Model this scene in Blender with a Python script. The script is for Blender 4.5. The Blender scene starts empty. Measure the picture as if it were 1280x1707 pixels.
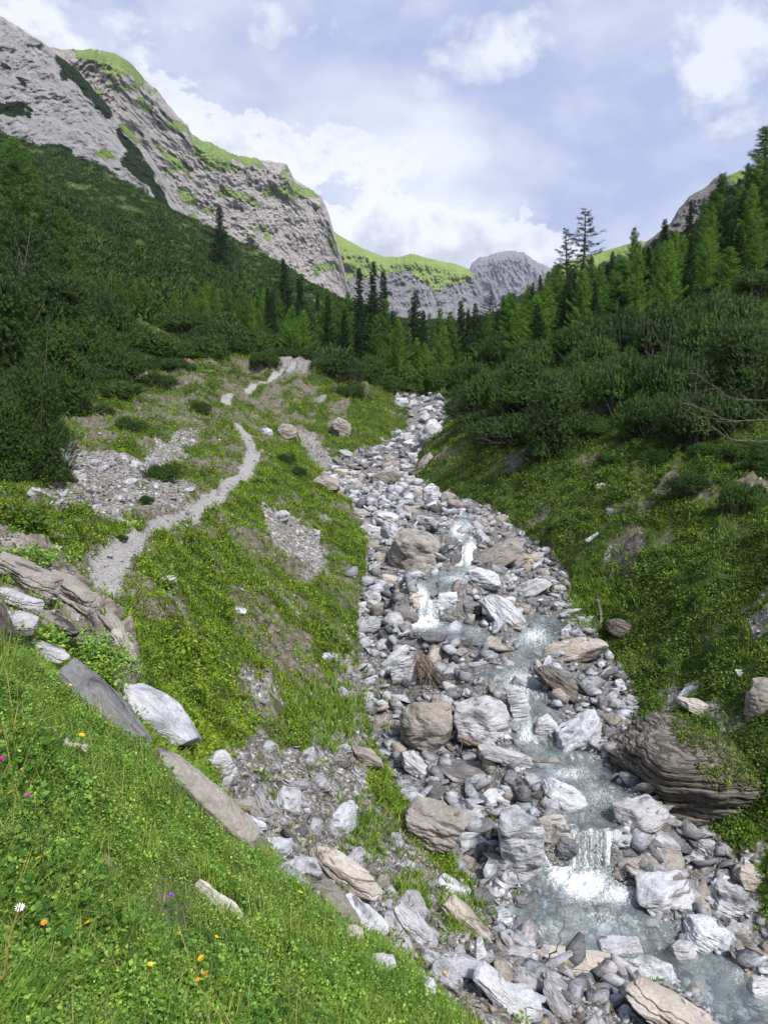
import bpy, bmesh, math, random
import numpy as np
from mathutils import Vector, Matrix, Euler

random.seed(7); RNG = np.random.default_rng(11)
R = math.radians
sc = bpy.context.scene
COL = sc.collection

# ---------------------------------------------------------------- camera
PITCH = R(6.2); FOC = 1233.0            # focal length in photo pixels (1280 x 1707)
cd = bpy.data.cameras.new('camera'); cam = bpy.data.objects.new('camera', cd); COL.objects.link(cam)
cd.sensor_fit = 'VERTICAL'; cd.sensor_height = 36.0; cd.lens = 36.0 * FOC / 1707.0
cd.clip_start = 0.05; cd.clip_end = 20000
cam.location = (0, 0, 0); cam.rotation_euler = (R(90) - PITCH, 0, 0)
sc.camera = cam

# ---------------------------------------------------------------- light
SUN_EL = R(50); SUN_AZ = R(148)         # azimuth clockwise from +Y: from behind and a little to the right
sd = bpy.data.lights.new('sun', 'SUN'); sun = bpy.data.objects.new('sun', sd); COL.objects.link(sun)
sd.energy = 2.8; sd.angle = R(8); sd.color = (1.0, 0.96, 0.9)
dirv = Vector((math.sin(SUN_AZ) * math.cos(SUN_EL), math.cos(SUN_AZ) * math.cos(SUN_EL), math.sin(SUN_EL)))
sun.rotation_euler = dirv.to_track_quat('Z', 'Y').to_euler()
sc.view_settings.view_transform = 'Standard'; sc.view_settings.look = 'None'
sc.view_settings.gamma = 1; sc.view_settings.exposure = 1.02
sc.view_settings.use_curve_mapping = False
sc.cycles.max_bounces = 5; sc.cycles.diffuse_bounces = 2; sc.cycles.glossy_bounces = 2
sc.cycles.transparent_max_bounces = 8; sc.cycles.transmission_bounces = 2
sc.cycles.caustics_reflective = False; sc.cycles.caustics_refractive = False

# ---------------------------------------------------------------- node helper
class NT:
    def __init__(s, tree): s.t = tree; s.n = tree.nodes; s.l = tree.links
    def node(s, kind, **kw):
        n = s.n.new(kind)
        for k, v in kw.items():
            if k.startswith('in_'): n.inputs[k[3:].replace('_', ' ')].default_value = v
            else: setattr(n, k, v)
        return n
    def link(s, a, b): s.l.new(a, b)
    def setin(s, sock, v):
        if isinstance(v, bpy.types.NodeSocket): s.l.new(v, sock)
        else: sock.default_value = v
    def math(s, op, a, b=0.0, c=None, clamp=False):
        n = s.n.new('ShaderNodeMath'); n.operation = op; n.use_clamp = clamp
        s.setin(n.inputs[0], a); s.setin(n.inputs[1], b)
        if c is not None: s.setin(n.inputs[2], c)
        return n.outputs[0]
    def noise(s, vec, scale, detail=4, rough=.55, dist=0.0, out='Fac', lac=2.0):
        n = s.n.new('ShaderNodeTexNoise'); n.inputs['Scale'].default_value = scale
        n.inputs['Detail'].default_value = detail; n.inputs['Roughness'].default_value = rough
        n.inputs['Distortion'].default_value = dist; n.inputs['Lacunarity'].default_value = lac
        if vec is not None: s.l.new(vec, n.inputs['Vector'])
        return n.outputs[out]
    def voro(s, vec, scale, feature='F1', out='Distance'):
        n = s.n.new('ShaderNodeTexVoronoi'); n.feature = feature
        n.inputs['Scale'].default_value = scale
        if vec is not None: s.l.new(vec, n.inputs['Vector'])
        return n.outputs[out]
    def mapping(s, vec, scale=(1, 1, 1), rot=(0, 0, 0), loc=(0, 0, 0)):
        n = s.n.new('ShaderNodeMapping'); n.inputs['Scale'].default_value = scale
        n.inputs['Rotation'].default_value = rot; n.inputs['Location'].default_value = loc
        s.l.new(vec, n.inputs['Vector']); return n.outputs[0]
    def ramp(s, fac, stops, interp='LINEAR'):
        n = s.n.new('ShaderNodeValToRGB'); e = n.color_ramp; e.interpolation = interp
        while len(e.elements) < len(stops): e.elements.new(0.5)
        for el, (p, c) in zip(e.elements, stops):
            el.position = p
            el.color = (c, c, c, 1) if isinstance(c, (int, float)) else (*c, 1)
        s.setin(n.inputs[0], fac); return n.outputs[0]
    def mix(s, fac, a, b, blend='MIX'):
        n = s.n.new('ShaderNodeMix'); n.data_type = 'RGBA'; n.blend_type = blend
        s.setin(n.inputs[0], fac)
        for i, v in ((6, a), (7, b)):
            if isinstance(v, tuple): v = (*v, 1) if len(v) == 3 else v
            s.setin(n.inputs[i], v)
        return n.outputs[2]
    def attr(s, name, out='Fac'):
        n = s.n.new('ShaderNodeAttribute'); n.attribute_name = name; return n.outputs[out]
    def bump(s, h, strength=.5, dist=.05, normal=None):
        n = s.n.new('ShaderNodeBump'); n.inputs['Strength'].default_value = strength
        n.inputs['Distance'].default_value = dist; s.l.new(h, n.inputs['Height'])
        if normal is not None: s.l.new(normal, n.inputs['Normal'])
        return n.outputs[0]
def material(name):
    m = bpy.data.materials.new(name); m.use_nodes = True; m.node_tree.nodes.clear()
    t = NT(m.node_tree); out = t.n.new('ShaderNodeOutputMaterial'); return m, t, out
def principled(t, out, col, rough=.8, normal=None, spec=.3):
    b = t.n.new('ShaderNodeBsdfPrincipled')
    t.setin(b.inputs['Base Color'], (*col, 1) if isinstance(col, tuple) else col)
    t.setin(b.inputs['Roughness'], rough); b.inputs['Specular IOR Level'].default_value = spec
    if normal is not None: t.l.new(normal, b.inputs['Normal'])
    t.l.new(b.outputs[0], out.inputs['Surface']); return b

# ---------------------------------------------------------------- world: Nishita sky behind broken cloud
wd = bpy.data.worlds.new('World'); sc.world = wd; wd.use_nodes = True
w = NT(wd.node_tree); w.n.clear()
wout = w.n.new('ShaderNodeOutputWorld')
sky = w.n.new('ShaderNodeTexSky'); sky.sky_type = 'NISHITA'; sky.sun_disc = False
sky.sun_elevation = SUN_EL; sky.sun_rotation = SUN_AZ % (2 * math.pi); sky.altitude = 1700
tc = w.n.new('ShaderNodeTexCoord'); sep = w.n.new('ShaderNodeSeparateXYZ')
w.link(tc.outputs['Generated'], sep.inputs[0])
yy = w.math('MAXIMUM', sep.outputs[1], 0.08)
px = w.math('DIVIDE', sep.outputs[0], yy); pz = w.math('DIVIDE', sep.outputs[2], yy)
dirc = tc.outputs['Generated']
wm = w.mapping(dirc, (1.0, 1.0, 1.5))
n1 = w.noise(wm, 3.2, 7, .52, .25)                      # broad wisps
n2 = w.noise(w.mapping(dirc, (1.0, 1.0, 1.9), loc=(3.1, .4, 2.2)), 7.5, 8, .55, .1)
n3 = w.noise(w.mapping(dirc, (1.0, 1.0, 1.3), loc=(5.1, 2.4, 1.2)), 8.5, 10, .6, .2)
front = w.math('GREATER_THAN', sep.outputs[1], 0.1)
# cumulus bank: its top falls from upper left to lower right
edge = w.math('MINIMUM', w.math('MULTIPLY_ADD', px, -0.52, 0.350), w.math('MULTIPLY_ADD', px, -0.20, 0.385))
edge = w.math('ADD', edge, w.math('MULTIPLY_ADD', n3, 0.42, -0.21))
bump1 = w.noise(w.mapping(dirc, (1, 1, 1), loc=(7, 1, 1)), 3.2, 2, .5)
edge = w.math('ADD', edge, w.math('MULTIPLY_ADD', bump1, 0.22, -0.11))
dist = w.math('SUBTRACT', edge, pz)
cum = w.math('MULTIPLY', w.ramp(dist, [(0.0, 0), (0.012, .8), (0.035, 1)]), front)
cumin = w.ramp(w.math('ADD', w.math('MULTIPLY', dist, 1.0), w.math('MULTIPLY_ADD', n3, 0.5, -0.25)), [(0.0, (1.10, 1.11, 1.14)), (0.055, (1.08, 1.09, 1.13)), (0.12, (.86, .88, .97)), (0.20, (.66, .67, .78)), (.8, (.62, .65, .78))])
wisp = w.ramp(w.math('ADD', n1, w.math('MULTIPLY', w.noise(dirc, 1.6, 2), .25)), [(0.62, 0.0), (0.88, 1.0)])
hi = w.ramp(n2, [(0.42, 0.0), (0.70, 1.0)])
wisp2 = w.math('MAXIMUM', wisp, w.math('MULTIPLY', hi, .45))
for (cu, cv, ru, rv, k_) in ((1190,110,130,110,.75),(800,70,170,70,.8),(470,45,110,60,.8),(700,150,60,40,.5),(120,40,260,90,.9),(1010,170,120,50,.35)):
    a_ = (cu - 640) / 1233; b_ = (853.5 - cv) / 1233; Y_ = math.cos(PITCH) + b_ * math.sin(PITCH)
    X_, Z_ = a_ / Y_, (-math.sin(PITCH) + b_ * math.cos(PITCH)) / Y_
    q = w.math('ADD', w.math('POWER', w.math('ABSOLUTE', w.math('DIVIDE', w.math('SUBTRACT', px, X_), ru / 1233)), 2.0), w.math('POWER', w.math('ABSOLUTE', w.math('DIVIDE', w.math('SUBTRACT', pz, Z_), rv / 1233)), 2.0))
    q = w.math('ADD', w.math('MULTIPLY_ADD', q, -.5, .5), w.math('MULTIPLY_ADD', n3, 2.6, -1.3))
    wisp2 = w.math('MAXIMUM', wisp2, w.math('MULTIPLY', w.math('MULTIPLY', w.ramp(q, [(.22, 0), (.62, 1)]), k_), front))
base = w.mix(wisp2, (.47, .55, .82), (1.08, 1.10, 1.14))     # thin veil: blue-grey to white
skycol = w.n.new('ShaderNodeMix'); skycol.data_type = 'RGBA'
bgS = w.n.new('ShaderNodeBackground'); w.link(sky.outputs[0], bgS.inputs[0]); bgS.inputs[1].default_value = 0.09
bgC = w.n.new('ShaderNodeBackground')
ccol = w.mix(cum, base, cumin)
w.link(ccol, bgC.inputs[0]); bgC.inputs[1].default_value = 0.50
mx = w.n.new('ShaderNodeMixShader'); mx.inputs[0].default_value = 0.9
w.link(bgS.outputs[0], mx.inputs[1]); w.link(bgC.outputs[0], mx.inputs[2]); w.link(mx.outputs[0], wout.inputs[0])

# ---------------------------------------------------------------- pixel <-> world
CP, SP = math.cos(PITCH), math.sin(PITCH)
def px2(u, v, d):
    """photo pixel at forward distance d -> world x, z (the eye is the origin)"""
    a = (np.asarray(u, float) - 640) / FOC; b = (853.5 - np.asarray(v, float)) / FOC
    Y = CP + b * SP; Z = -SP + b * CP
    return a / Y * d, Z / Y * d
def to_px(x, y, z):
    dep = y * CP - z * SP; up = y * SP + z * CP
    dep = np.where(dep < 0.05, 0.05, dep)
    return 640 + FOC * x / dep, 853.5 - FOC * up / dep

# ---------------------------------------------------------------- noise (vectorised gradient noise)
_perm = np.random.default_rng(5).permutation(256).astype(np.int64); _perm = np.concatenate([_perm, _perm, _perm])
_grad = np.random.default_rng(6).normal(size=(256, 3)); _grad /= np.linalg.norm(_grad, axis=1)[:, None]
def pnoise(x, y, z=0.0):
    x = np.asarray(x, float); y = np.asarray(y, float); z = np.broadcast_to(np.asarray(z, float), np.broadcast(x, y).shape)
    x, y = np.broadcast_arrays(x, y)
    xi = np.floor(x).astype(np.int64); yi = np.floor(y).astype(np.int64); zi = np.floor(z).astype(np.int64)
    xf = x - xi; yf = y - yi; zf = z - zi; xi &= 255; yi &= 255; zi &= 255
    fu = xf * xf * xf * (xf * (xf * 6 - 15) + 10); fv = yf * yf * yf * (yf * (yf * 6 - 15) + 10); fw = zf * zf * zf * (zf * (zf * 6 - 15) + 10)
    r = 0
    for dx in (0, 1):
        for dy in (0, 1):
            for dz in (0, 1):
                g = _grad[_perm[_perm[_perm[xi + dx] + yi + dy] + zi + dz]]
                dot = g[..., 0] * (xf - dx) + g[..., 1] * (yf - dy) + g[..., 2] * (zf - dz)
                r = r + dot * (fu if dx else 1 - fu) * (fv if dy else 1 - fv) * (fw if dz else 1 - fw)
    return r * 1.6
def fbm(x, y, z=0.0, octv=4, gain=.5, lac=2.03):
    r = 0; a = 1.0; t = 0
    for i in range(octv):
        r = r + a * pnoise(x * lac ** i + 17.3 * i, y * lac ** i + 5.1 * i, np.asarray(z) * lac ** i + 9.7 * i); t += a; a *= gain
    return r / t
def ridged(x, y, z=0.0, octv=4, gain=.5, lac=2.1):
    r = 0; a = 1.0; t = 0
    for i in range(octv):
        r = r + a * (1 - 2 * np.abs(pnoise(x * lac ** i + 7.3 * i, y * lac ** i + 3.1 * i, np.asarray(z) * lac ** i + 1.7 * i))); t += a; a *= gain
    return r / t
def smooth(a, b, x):
    t = np.clip((x - a) / (b - a), 0, 1); return t * t * (3 - 2 * t)
def inpoly(u, v, poly):
    r = np.zeros(np.shape(u), bool); n = len(poly)
    for i in range(n):
        x1, y1 = poly[i]; x2, y2 = poly[(i + 1) % n]
        if y1 == y2: continue
        c = ((y1 > v) != (y2 > v)) & (u < (x2 - x1) * (v - y1) / (y2 - y1) + x1)
        r ^= c
    return r

# ---------------------------------------------------------------- mesh helpers
def mesh_np(name, verts, quads=None, tris=None, smooth_=False):
    me = bpy.data.meshes.new(name)
    quads = np.zeros((0, 4), np.int64) if quads is None else np.asarray(quads)
    tris = np.zeros((0, 3), np.int64) if tris is None else np.asarray(tris)
    nq, nt = len(quads), len(tris)
    me.vertices.add(len(verts)); me.vertices.foreach_set('co', np.asarray(verts, np.float32).ravel())
    me.loops.add(nq * 4 + nt * 3)
    me.loops.foreach_set('vertex_index', np.concatenate([quads.ravel(), tris.ravel()]).astype(np.int32))
    me.polygons.add(nq + nt)
    ls = np.concatenate([np.arange(nq) * 4, nq * 4 + np.arange(nt) * 3]).astype(np.int32)
    me.polygons.foreach_set('loop_start', ls)
    if smooth_: me.polygons.foreach_set('use_smooth', np.ones(nq + nt, bool))
    me.update(calc_edges=True); me.validate()
    return me
def grid_quads(nr, nc):
    i = np.arange(nr - 1)[:, None] * nc + np.arange(nc - 1)[None, :]
    return np.stack([i, i + 1, i + nc + 1, i + nc], -1).reshape(-1, 4)
def link(name, me, mat=None, parent=None, loc=None, rot=None):
    o = bpy.data.objects.new(name, me); COL.objects.link(o)
    if mat is not None:
        for m in (mat if isinstance(mat, (list, tuple)) else [mat]): me.materials.append(m)
    if parent is not None: o.parent = parent
    if loc is not None: o.location = loc
    if rot is not None: o.rotation_euler = rot
    return o
def fattr(me, name, arr):
    a = me.attributes.new(name, 'FLOAT', 'POINT'); a.data.foreach_set('value', np.asarray(arr, np.float32).ravel())
def tag(o, label=None, cat=None, group=None, kind=None):
    if label: o['label'] = label
    if cat: o['category'] = cat
    if group: o['group'] = group
    if kind: o['kind'] = kind
    return o
def empty(name, loc, rz=0, scale=1.0):
    o = bpy.data.objects.new(name, None); COL.objects.link(o); o.empty_display_size = .2
    o.location = loc; o.rotation_euler = (0, 0, rz); o.scale = (scale,) * 3 if isinstance(scale, (int, float)) else scale
    return o
# ================================================================ TERRAIN
# cross-sections of the valley at growing distance; every section lists the same 12 features as photo pixels:
# B left, C left frame, D above path, E/F path edges, G mid slope, H slope toe, I/J stream bed edges, K toe, L, M right slope
SL = {
 5.5: [(-300,830),(0,1040),(100,1095),(170,1150),(240,1215),(430,1440),(700,1590),(960,1705),(1500,1960),(1700,1900),(1900,1700),(2100,1500)],
 7.0: [(-300,780),(0,960),(80,990),(150,1030),(220,1080),(400,1290),(620,1460),(850,1580),(1290,1640),(1400,1600),(1550,1480),(1750,1300)],
 8.5: [(-300,760),(0,885),(80,925),(110,955),(215,975),(400,1150),(620,1340),(760,1430),(1250,1450),(1340,1400),(1450,1290),(1600,1150)],
 10.: [(-300,730),(0,845),(100,885),(165,905),(245,925),(420,1080),(580,1230),(640,1290),(1060,1270),(1150,1225),(1250,1140),(1400,1010)],
 12.: [(-300,680),(0,815),(150,850),(235,878),(300,895),(430,990),(560,1110),(605,1165),(1060,1150),(1110,1130),(1180,1050),(1300,940)],
 14.5:[(-300,630),(0,785),(180,815),(305,845),(360,862),(460,935),(560,1010),(600,1050),(985,1045),(1020,1020),(1100,930),(1280,830)],
 17.: [(-300,590),(0,755),(200,785),(345,818),(395,832),(480,880),(580,925),(610,945),(930,935),(950,905),(1030,840),(1280,730)],
 20.: [(-300,540),(0,725),(220,755),(375,793),(418,803),(500,840),(590,870),(618,885),(850,872),(880,850),(970,790),(1280,660)],
 24.: [(-300,490),(0,685),(220,715),(408,762),(446,770),(500,800),(550,825),(585,842),(790,840),(820,815),(910,745),(1280,600)],
 30.: [(-300,440),(0,640),(200,685),(398,730),(432,742),(480,765),(510,785),(540,802),(690,808),(720,780),(820,705),(1280,540)],
 36.: [(-300,410),(0,600),(200,655),(375,700),(405,708),(440,725),(500,745),(560,770),(695,765),(715,740),(800,680),(1280,500)],
 44.: [(-300,380),(0,560),(200,625),(360,662),(385,668),(430,675),(540,705),(655,742),(725,728),(755,702),(820,650),(1280,465)],
 52.: [(-300,350),(0,525),(250,600),(430,638),(450,645),(500,640),(585,665),(695,702),(765,690),(790,670),(850,630),(1280,440)],
 60.: [(-300,330),(0,495),(300,580),(490,604),(505,606),(535,606),(600,635),(655,665),(730,668),(775,650),(850,600),(1280,420)],
 72.: [(-300,305),(0,460),(300,550),(470,600),(500,605),(560,612),(610,630),(650,650),(700,655),(750,640),(870,570),(1280,400)],
 100.:[(-300,270),(0,400),(300,510),(480,570),(520,585),(570,598),(620,612),(660,628),(710,632),(760,620),(900,545),(1280,385)],
 160.:[(-300,210),(0,335),(300,455),(450,520),(520,550),(570,570),(620,585),(670,598),(720,600),(780,588),(950,520),(1280,390)],
 260.:[(-300,155),(0,275),(250,385),(430,475),(520,520),(580,548),(640,566),(690,574),(730,574),(800,556),(1000,490),(1280,365)],
 420.:[(-300,110),(0,228),(150,275),(330,385),(470,450),(560,495),(640,530),(700,545),(760,545),(830,530),(1060,470),(1280,345)],
 640.:[(-300,190),(0,300),(150,345),(330,440),(470,495),(560,530),(640,555),(700,562),(760,562),(830,555),(1060,520),(1280,400)],
}
secs = []
def plane_z(x, d): return -1.7 - .3 * d - .8 * x
for d, bx in ((-5.0, (6.2, 9.0)), (-1.0, (5.4, 8.0)), (1.0, (4.9, 7.4)), (2.5, (4.1, 6.7)), (4.0, (2.6, 6.0))):
    xs = np.array([-16, -8, -.52 * max(d, 0) - 1.0, -.42 * max(d, 0) - .7, -.36 * max(d, 0) - .5, -.3 * max(d, 0) - .3, .2, bx[0] - 1.4, bx[0], bx[1], bx[1] + 1, bx[1] + 3, bx[1] + 6, bx[1] + 12, bx[1] + 22])
    zs = plane_z(xs, max(d, -1.0)); zs[0] = zs[1] + 2.5
    zb = -5.75 + .03 * d
    zs[8] = zb; zs[7] = max(zb + .5, min(zs[7], zb + 1.2)); zs[9:] = zb + np.array([0, .4, 2.0, 4.2, 8.0, 12.0])
    secs.append((d, xs, zs))
for d in sorted(SL):
    p = SL[d]; B = p[0]; Mx = p[-1]
    pts = [(B[0] - 600, B[1] - 250)] + p + [(Mx[0] + 420, Mx[1] - 210), (Mx[0] + 1100, Mx[1] - 420)]
    u = np.array([q[0] for q in pts], float); v = np.array([q[1] for q in pts], float)
    # keep far-off edges from climbing without limit
    x, z = px2(u, v, d); secs.append((d, x, z))
SD = np.array([s[0] for s in secs]); SX = np.array([s[1] for s in secs]); SZ = np.array([s[2] for s in secs])
NR, NC = 1050, 860
OFF = 6.0
lt = np.linspace(math.log(1.0), math.log(640 + OFF), NR); DD = np.exp(lt) - OFF
tt = np.linspace(-1, 1, NC); SS = (0.55 * tt + 0.85 * tt ** 3)
lk = np.log(SD + OFF)
XK = np.stack([np.interp(lt, lk, SX[:, k]) for k in range(SX.shape[1])], 1)
ZK = np.stack([np.interp(lt, lk, SZ[:, k]) for k in range(SX.shape[1])], 1)
def blur(a, n, axis=0):
    k = np.hanning(n + 2)[1:-1]; k /= k.sum(); pad = [(0, 0)] * a.ndim; pad[axis] = (n // 2, n // 2)
    b = np.pad(a, pad, mode='edge'); return np.apply_along_axis(lambda m: np.convolve(m, k, 'valid'), axis, b)
XK = blur(XK, 31); ZK = blur(ZK, 31)
GX = SS[None, :] * (DD + OFF)[:, None]; GY = np.repeat(DD[:, None], NC, 1)
GZ = np.empty_like(GX); TK = np.empty_like(GX); kk = np.arange(SX.shape[1], dtype=float)
for i in range(NR):
    xk = np.maximum.accumulate(XK[i] + np.arange(len(kk)) * 1e-4)
    GZ[i] = np.interp(GX[i], xk, ZK[i]); TK[i] = np.interp(GX[i], xk, kk)
GZ = blur(GZ, 9, 1)
# TK semantic coordinate: 0 A,1 B,2 C,3 D,4 E,5 F,6 G,7 H,8 I,9 J,10 K,11 L,12 M,13 N,14 O
jit = fbm(GX * .9, GY * .9, 3.3, 4)
U0, V0 = to_px(GX, GY, GZ)
ju = U0 + jit * 60 / np.maximum(1, GY / 8); jv = V0 + fbm(GX * .9, GY * .9, 8.8, 4) * 50 / np.maximum(1, GY / 8)
near = (GY > 1.0) & (GY < 90)
jp = jit * .30 + .12 * pnoise(GX * 7, GY * 7, 1.0)
path = smooth(4.02, 4.38, TK + jp) * (1 - smooth(4.66, 4.98, TK + jp)) * smooth(7.6, 8.6, GY) * (1 - smooth(60, 64, GY)) * (1 - smooth(34, 35.5, GY) * (1 - smooth(40, 42, GY)))
bed = smooth(7.8, 8.05, TK + jit * .25) * (1 - smooth(8.97, 9.12, TK - jit * .12)) * (1 - smooth(62, 70, GY)) 
def pmask(*polys):
    m = np.zeros(GX.shape, bool)
    for p in polys: m |= inpoly(ju, jv, p)
    return (m & near).astype(float)
scree = pmask([(50,795),(120,745),(190,765),(290,785),(330,815),(330,835),(250,878),(180,885),(110,850),(60,850)],
              [(200,790),(330,705),(350,715),(300,760),(240,800)],
              [(500,735),(488,715),(520,715),(530,740),(580,790),(540,800)],
              [(420,845),(470,850),(545,900),(540,940),(500,930),(440,890)],
              [(350,1220),(430,1210),(520,1270),(620,1300),(680,1400),(760,1480),(840,1570),(900,1610),(1100,1640),(1290,1790),(870,1790),(640,1590),(520,1520),(420,1440),(370,1350)],
              [(560,1090),(600,1100),(620,1300),(520,1230)],
              [(230,930),(330,960),(290,1010),(240,980)], [(360,1080),(450,1100),(480,1180),(400,1150)],
              [(480,905),(540,920),(560,970),(500,960)],
              [(980,960),(1010,900),(1070,880),(1070,910),(1030,950),(1010,990)],
              [(1230,1010),(1300,970),(1400,1000),(1300,1080),(1240,1060)], [(1080,1110),(1180,1140),(1290,1185),(1290,1230),(1100,1180)], [(1240,1390),(1400,1380),(1400,1480),(1200,1480)],
              [(800,690),(850,700),(830,740),(790,730)], [(470,600),(530,600),(515,625),(450,625)])
rocky = pmask([(-300,900),(0,905),(90,955),(170,985),(240,1080),(215,1190),(120,1100),(60,1085),(-60,1085),(-400,1000)])
soil = smooth(.05, .35, fbm(GX * .5, GY * .5, 21.0, 4) + .25 * pmask([(60,720),(400,640),(540,600),(520,740),(400,740),(200,760)], [(470,640),(530,600),(520,700),(500,740),(470,700)], [(150,860),(420,730),(460,760),(300,900),(200,980),(130,980)], [(380,880),(560,900),(620,1000),(520,1180),(420,1100)], [(1000,840),(1120,840),(1060,960),(1010,960)])) * .8
soil = np.maximum(soil, np.clip(.50 + 1.1 * fbm(GX * .7, GY * .7, 23.0, 4), 0, .95) * smooth(1.5, 2.2, TK) * (1 - smooth(3.9, 4.2, TK)) * smooth(8, 10, GY) * (1 - smooth(55, 70, GY)))
soil = np.maximum(soil, np.clip(.35 + 1.6 * fbm(GX * 1.1, GY * 1.1, 27.0, 4), 0, .9) * smooth(5.2, 6.0, TK) * (1 - smooth(7.6, 8, TK)) * smooth(5, 7, GY) * .85 * (1 - smooth(20, 26, GY)))
flat = np.maximum(path, 0)
for a, k_, s_ in ((scree, 25, .55), (rocky, 11, .35)):
    a[:] = blur(blur(a, k_, 0), k_, 1)
    a[:] = smooth(.28, .80, a + s_ * fbm(GX * 2.2, GY * 2.2, 61.0, 4) * (a > .02) + .12 * pnoise(GX * 9, GY * 9, 3.0) * (a > .02))
scree = np.maximum(scree, .8 * smooth(.45, .6, fbm(GX * .33, GY * .33, 55.0, 3) + .1) * smooth(4.5, 9, GY) * (1 - smooth(45, 60, GY)))
# relief
far_ = smooth(60, 160, GY)
rough = 1 - .85 * flat - .5 * bed
GZ += rough * (fbm(GX * .35, GY * .35, 1.0, 3) * .35 + fbm(GX * 1.3, GY * 1.3, 2.0, 3) * .16 + fbm(GX * 5, GY * 5, 4.0, 3) * .05) * smooth(2.5, 8, GY) * (1 + 2.5 * smooth(25, 60, GY))
GZ += (fbm(GX * 1.1, GY * 1.1, 2.5, 3) * .12 + fbm(GX * 4, GY * 4, 2.7, 3) * .06) * (1 - smooth(2.5, 8, GY))
GZ += np.maximum(fbm(GX * 1.9, GY * 1.9, 12.5, 3) - .02, 0) * .55 * smooth(4.5, 8, GY) * (1 - smooth(45, 70, GY)) * (1 - np.clip(path + bed + scree * .7, 0, 1))
GZ += rocky * .09 * ((((GX * .9 + GY * .35 + .5 * fbm(GX * 1.5, GY * 1.5, 41.0, 3)) * 1.9) % 1) ** 2) * (1 + fbm(GX * 3, GY * 3, 42.0, 3))
GZ += rocky * (ridged(GX * 1.4 + GZ * 2, GY * 1.2, GZ * 3.0, 5) * .22 + .08)
GZ += scree * fbm(GX * 4, GY * 4, 31.0, 4) * .07
GZ += far_ * (fbm(GX * .02, GY * .02, 6.0, 4) * 9 * smooth(100, 300, GY) + fbm(GX * .12, GY * .12, 6.5, 3) * 1.6)
# stream rows: photo row, distance, left and right water edge
STREAM = [  # main channel
 (1780,5.7,1240,1560),(1700,6.3,1170,1420),(1650,6.6,1130,1320),(1610,6.85,1000,1230),(1575,7.15,860,1150),(1530,7.4,845,1120),(1500,7.7,850,1085),(1470,8.05,860,1050),(1447,8.22,895,1035),
 (1383,8.32,935,1035),(1370,8.6,930,1045),(1330,9.1,925,1055),(1290,9.7,880,1045),(1265,10.1,860,985),(1235,10.5,855,935),(1200,10.9,850,925),(1160,11.5,845,900),(1130,12.1,800,890),
 (1100,12.8,850,910),(1070,13.5,860,930),(1045,14.3,870,950),(1025,15.0,870,930)]
UPPER = [(1075,13.2,760,850),(1062,13.7,690,840),(1045,14.2,680,770),(1035,14.4,685,740),(1000,14.5,690,728),(985,14.9,690,745),(965,15.7,700,800),(955,16.2,720,830),(945,16.5,770,800),
 (915,16.7,772,797),(895,17.6,745,790),(875,18.6,750,792),(860,19.5,760,805)]
def rows(S):
    a = np.array([(d, *px2(ul, v, d), px2(ur, v, d)[0]) for v, d, ul, ur in S])  # d, xl, z, xr
    return a[:, 0], a[:, 1], a[:, 2], a[:, 3]
SP_X = GX[0] * 0
sub = np.zeros_like(GX); wet = np.zeros_like(GX)
for S, dep in ((UPPER, .12), (STREAM, .22)):
    d_, xl, zw, xr = rows(S)
    rws = np.where((DD > d_[0] - .4) & (DD < d_[-1] + .4))[0]
    for i in rws:
        y = DD[i]; a, b, zz = np.interp(y, d_, xl), np.interp(y, d_, xr), np.interp(y, d_, zw)
        wob = .12 * pnoise(GX[i] * 2, y * 2, 1.0)
        ins = np.minimum(GX[i] - a, b - GX[i]) + wob
        endf = min(1, (y - d_[0] + .4) / .4, (d_[-1] + .4 - y) / .4)
        tgt = zz + .03 - np.clip(ins * .5, -.25, dep)
        wgt = smooth(-.7, 0.0, ins) * max(endf, 0)
        GZ[i] = GZ[i] * (1 - wgt) + tgt * wgt
        wet[i] = np.maximum(wet[i], smooth(-.35, .05, ins) * max(endf, 0)); bed[i] = np.maximum(bed[i], smooth(-.5, 0, ins))
def ground(x, y):
    """height and unit normal of the finished terrain"""
    x = np.asarray(x, float); y = np.asarray(y, float)
    fi = np.clip((np.log(np.maximum(y + OFF, 1.0)) - lt[0]) / (lt[1] - lt[0]), 0, NR - 1.001)
    s = x / (y + OFF); fj = np.clip(np.interp(s, SS, np.arange(NC)), 0, NC - 1.001)
    i = fi.astype(int); j = fj.astype(int); a = fi - i; b = fj - j
    return i, j, a, b
def gsample(A, x, y):
    i, j, a, b = ground(x, y)
    return (A[i, j] * (1 - a) * (1 - b) + A[i + 1, j] * a * (1 - b) + A[i, j + 1] * (1 - a) * b + A[i + 1, j + 1] * a * b)
def gz(x, y): return gsample(GZ, x, y)
def hit(u, v, dmin=1.0, dmax=600.0):
    """first point of the terrain seen through a photo pixel"""
    ds = np.exp(np.linspace(math.log(dmin), math.log(dmax), 900))
    x, z = px2(u, v, ds); g = gz(x, ds); k = np.where(z <= g)[0]
    if len(k) == 0: return None
    d = ds[max(k[0], 0)]
    x, z = px2(u, v, d); return float(x), float(d), float(gz(x, d))
GU, GV = to_px(GX, GY, GZ)
tm = mesh_np('ground', np.stack([GX, GY, GZ], -1).reshape(-1, 3), grid_quads(NR, NC), smooth_=True)
for nm, ar in (('path', path), ('bed', bed), ('scree', scree), ('rocky', rocky), ('soil', soil), ('wet', wet)): fattr(tm, nm, ar)
m, t, out = material('ground')
geo = t.n.new('ShaderNodeNewGeometry'); P = geo.outputs['Position']
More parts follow.
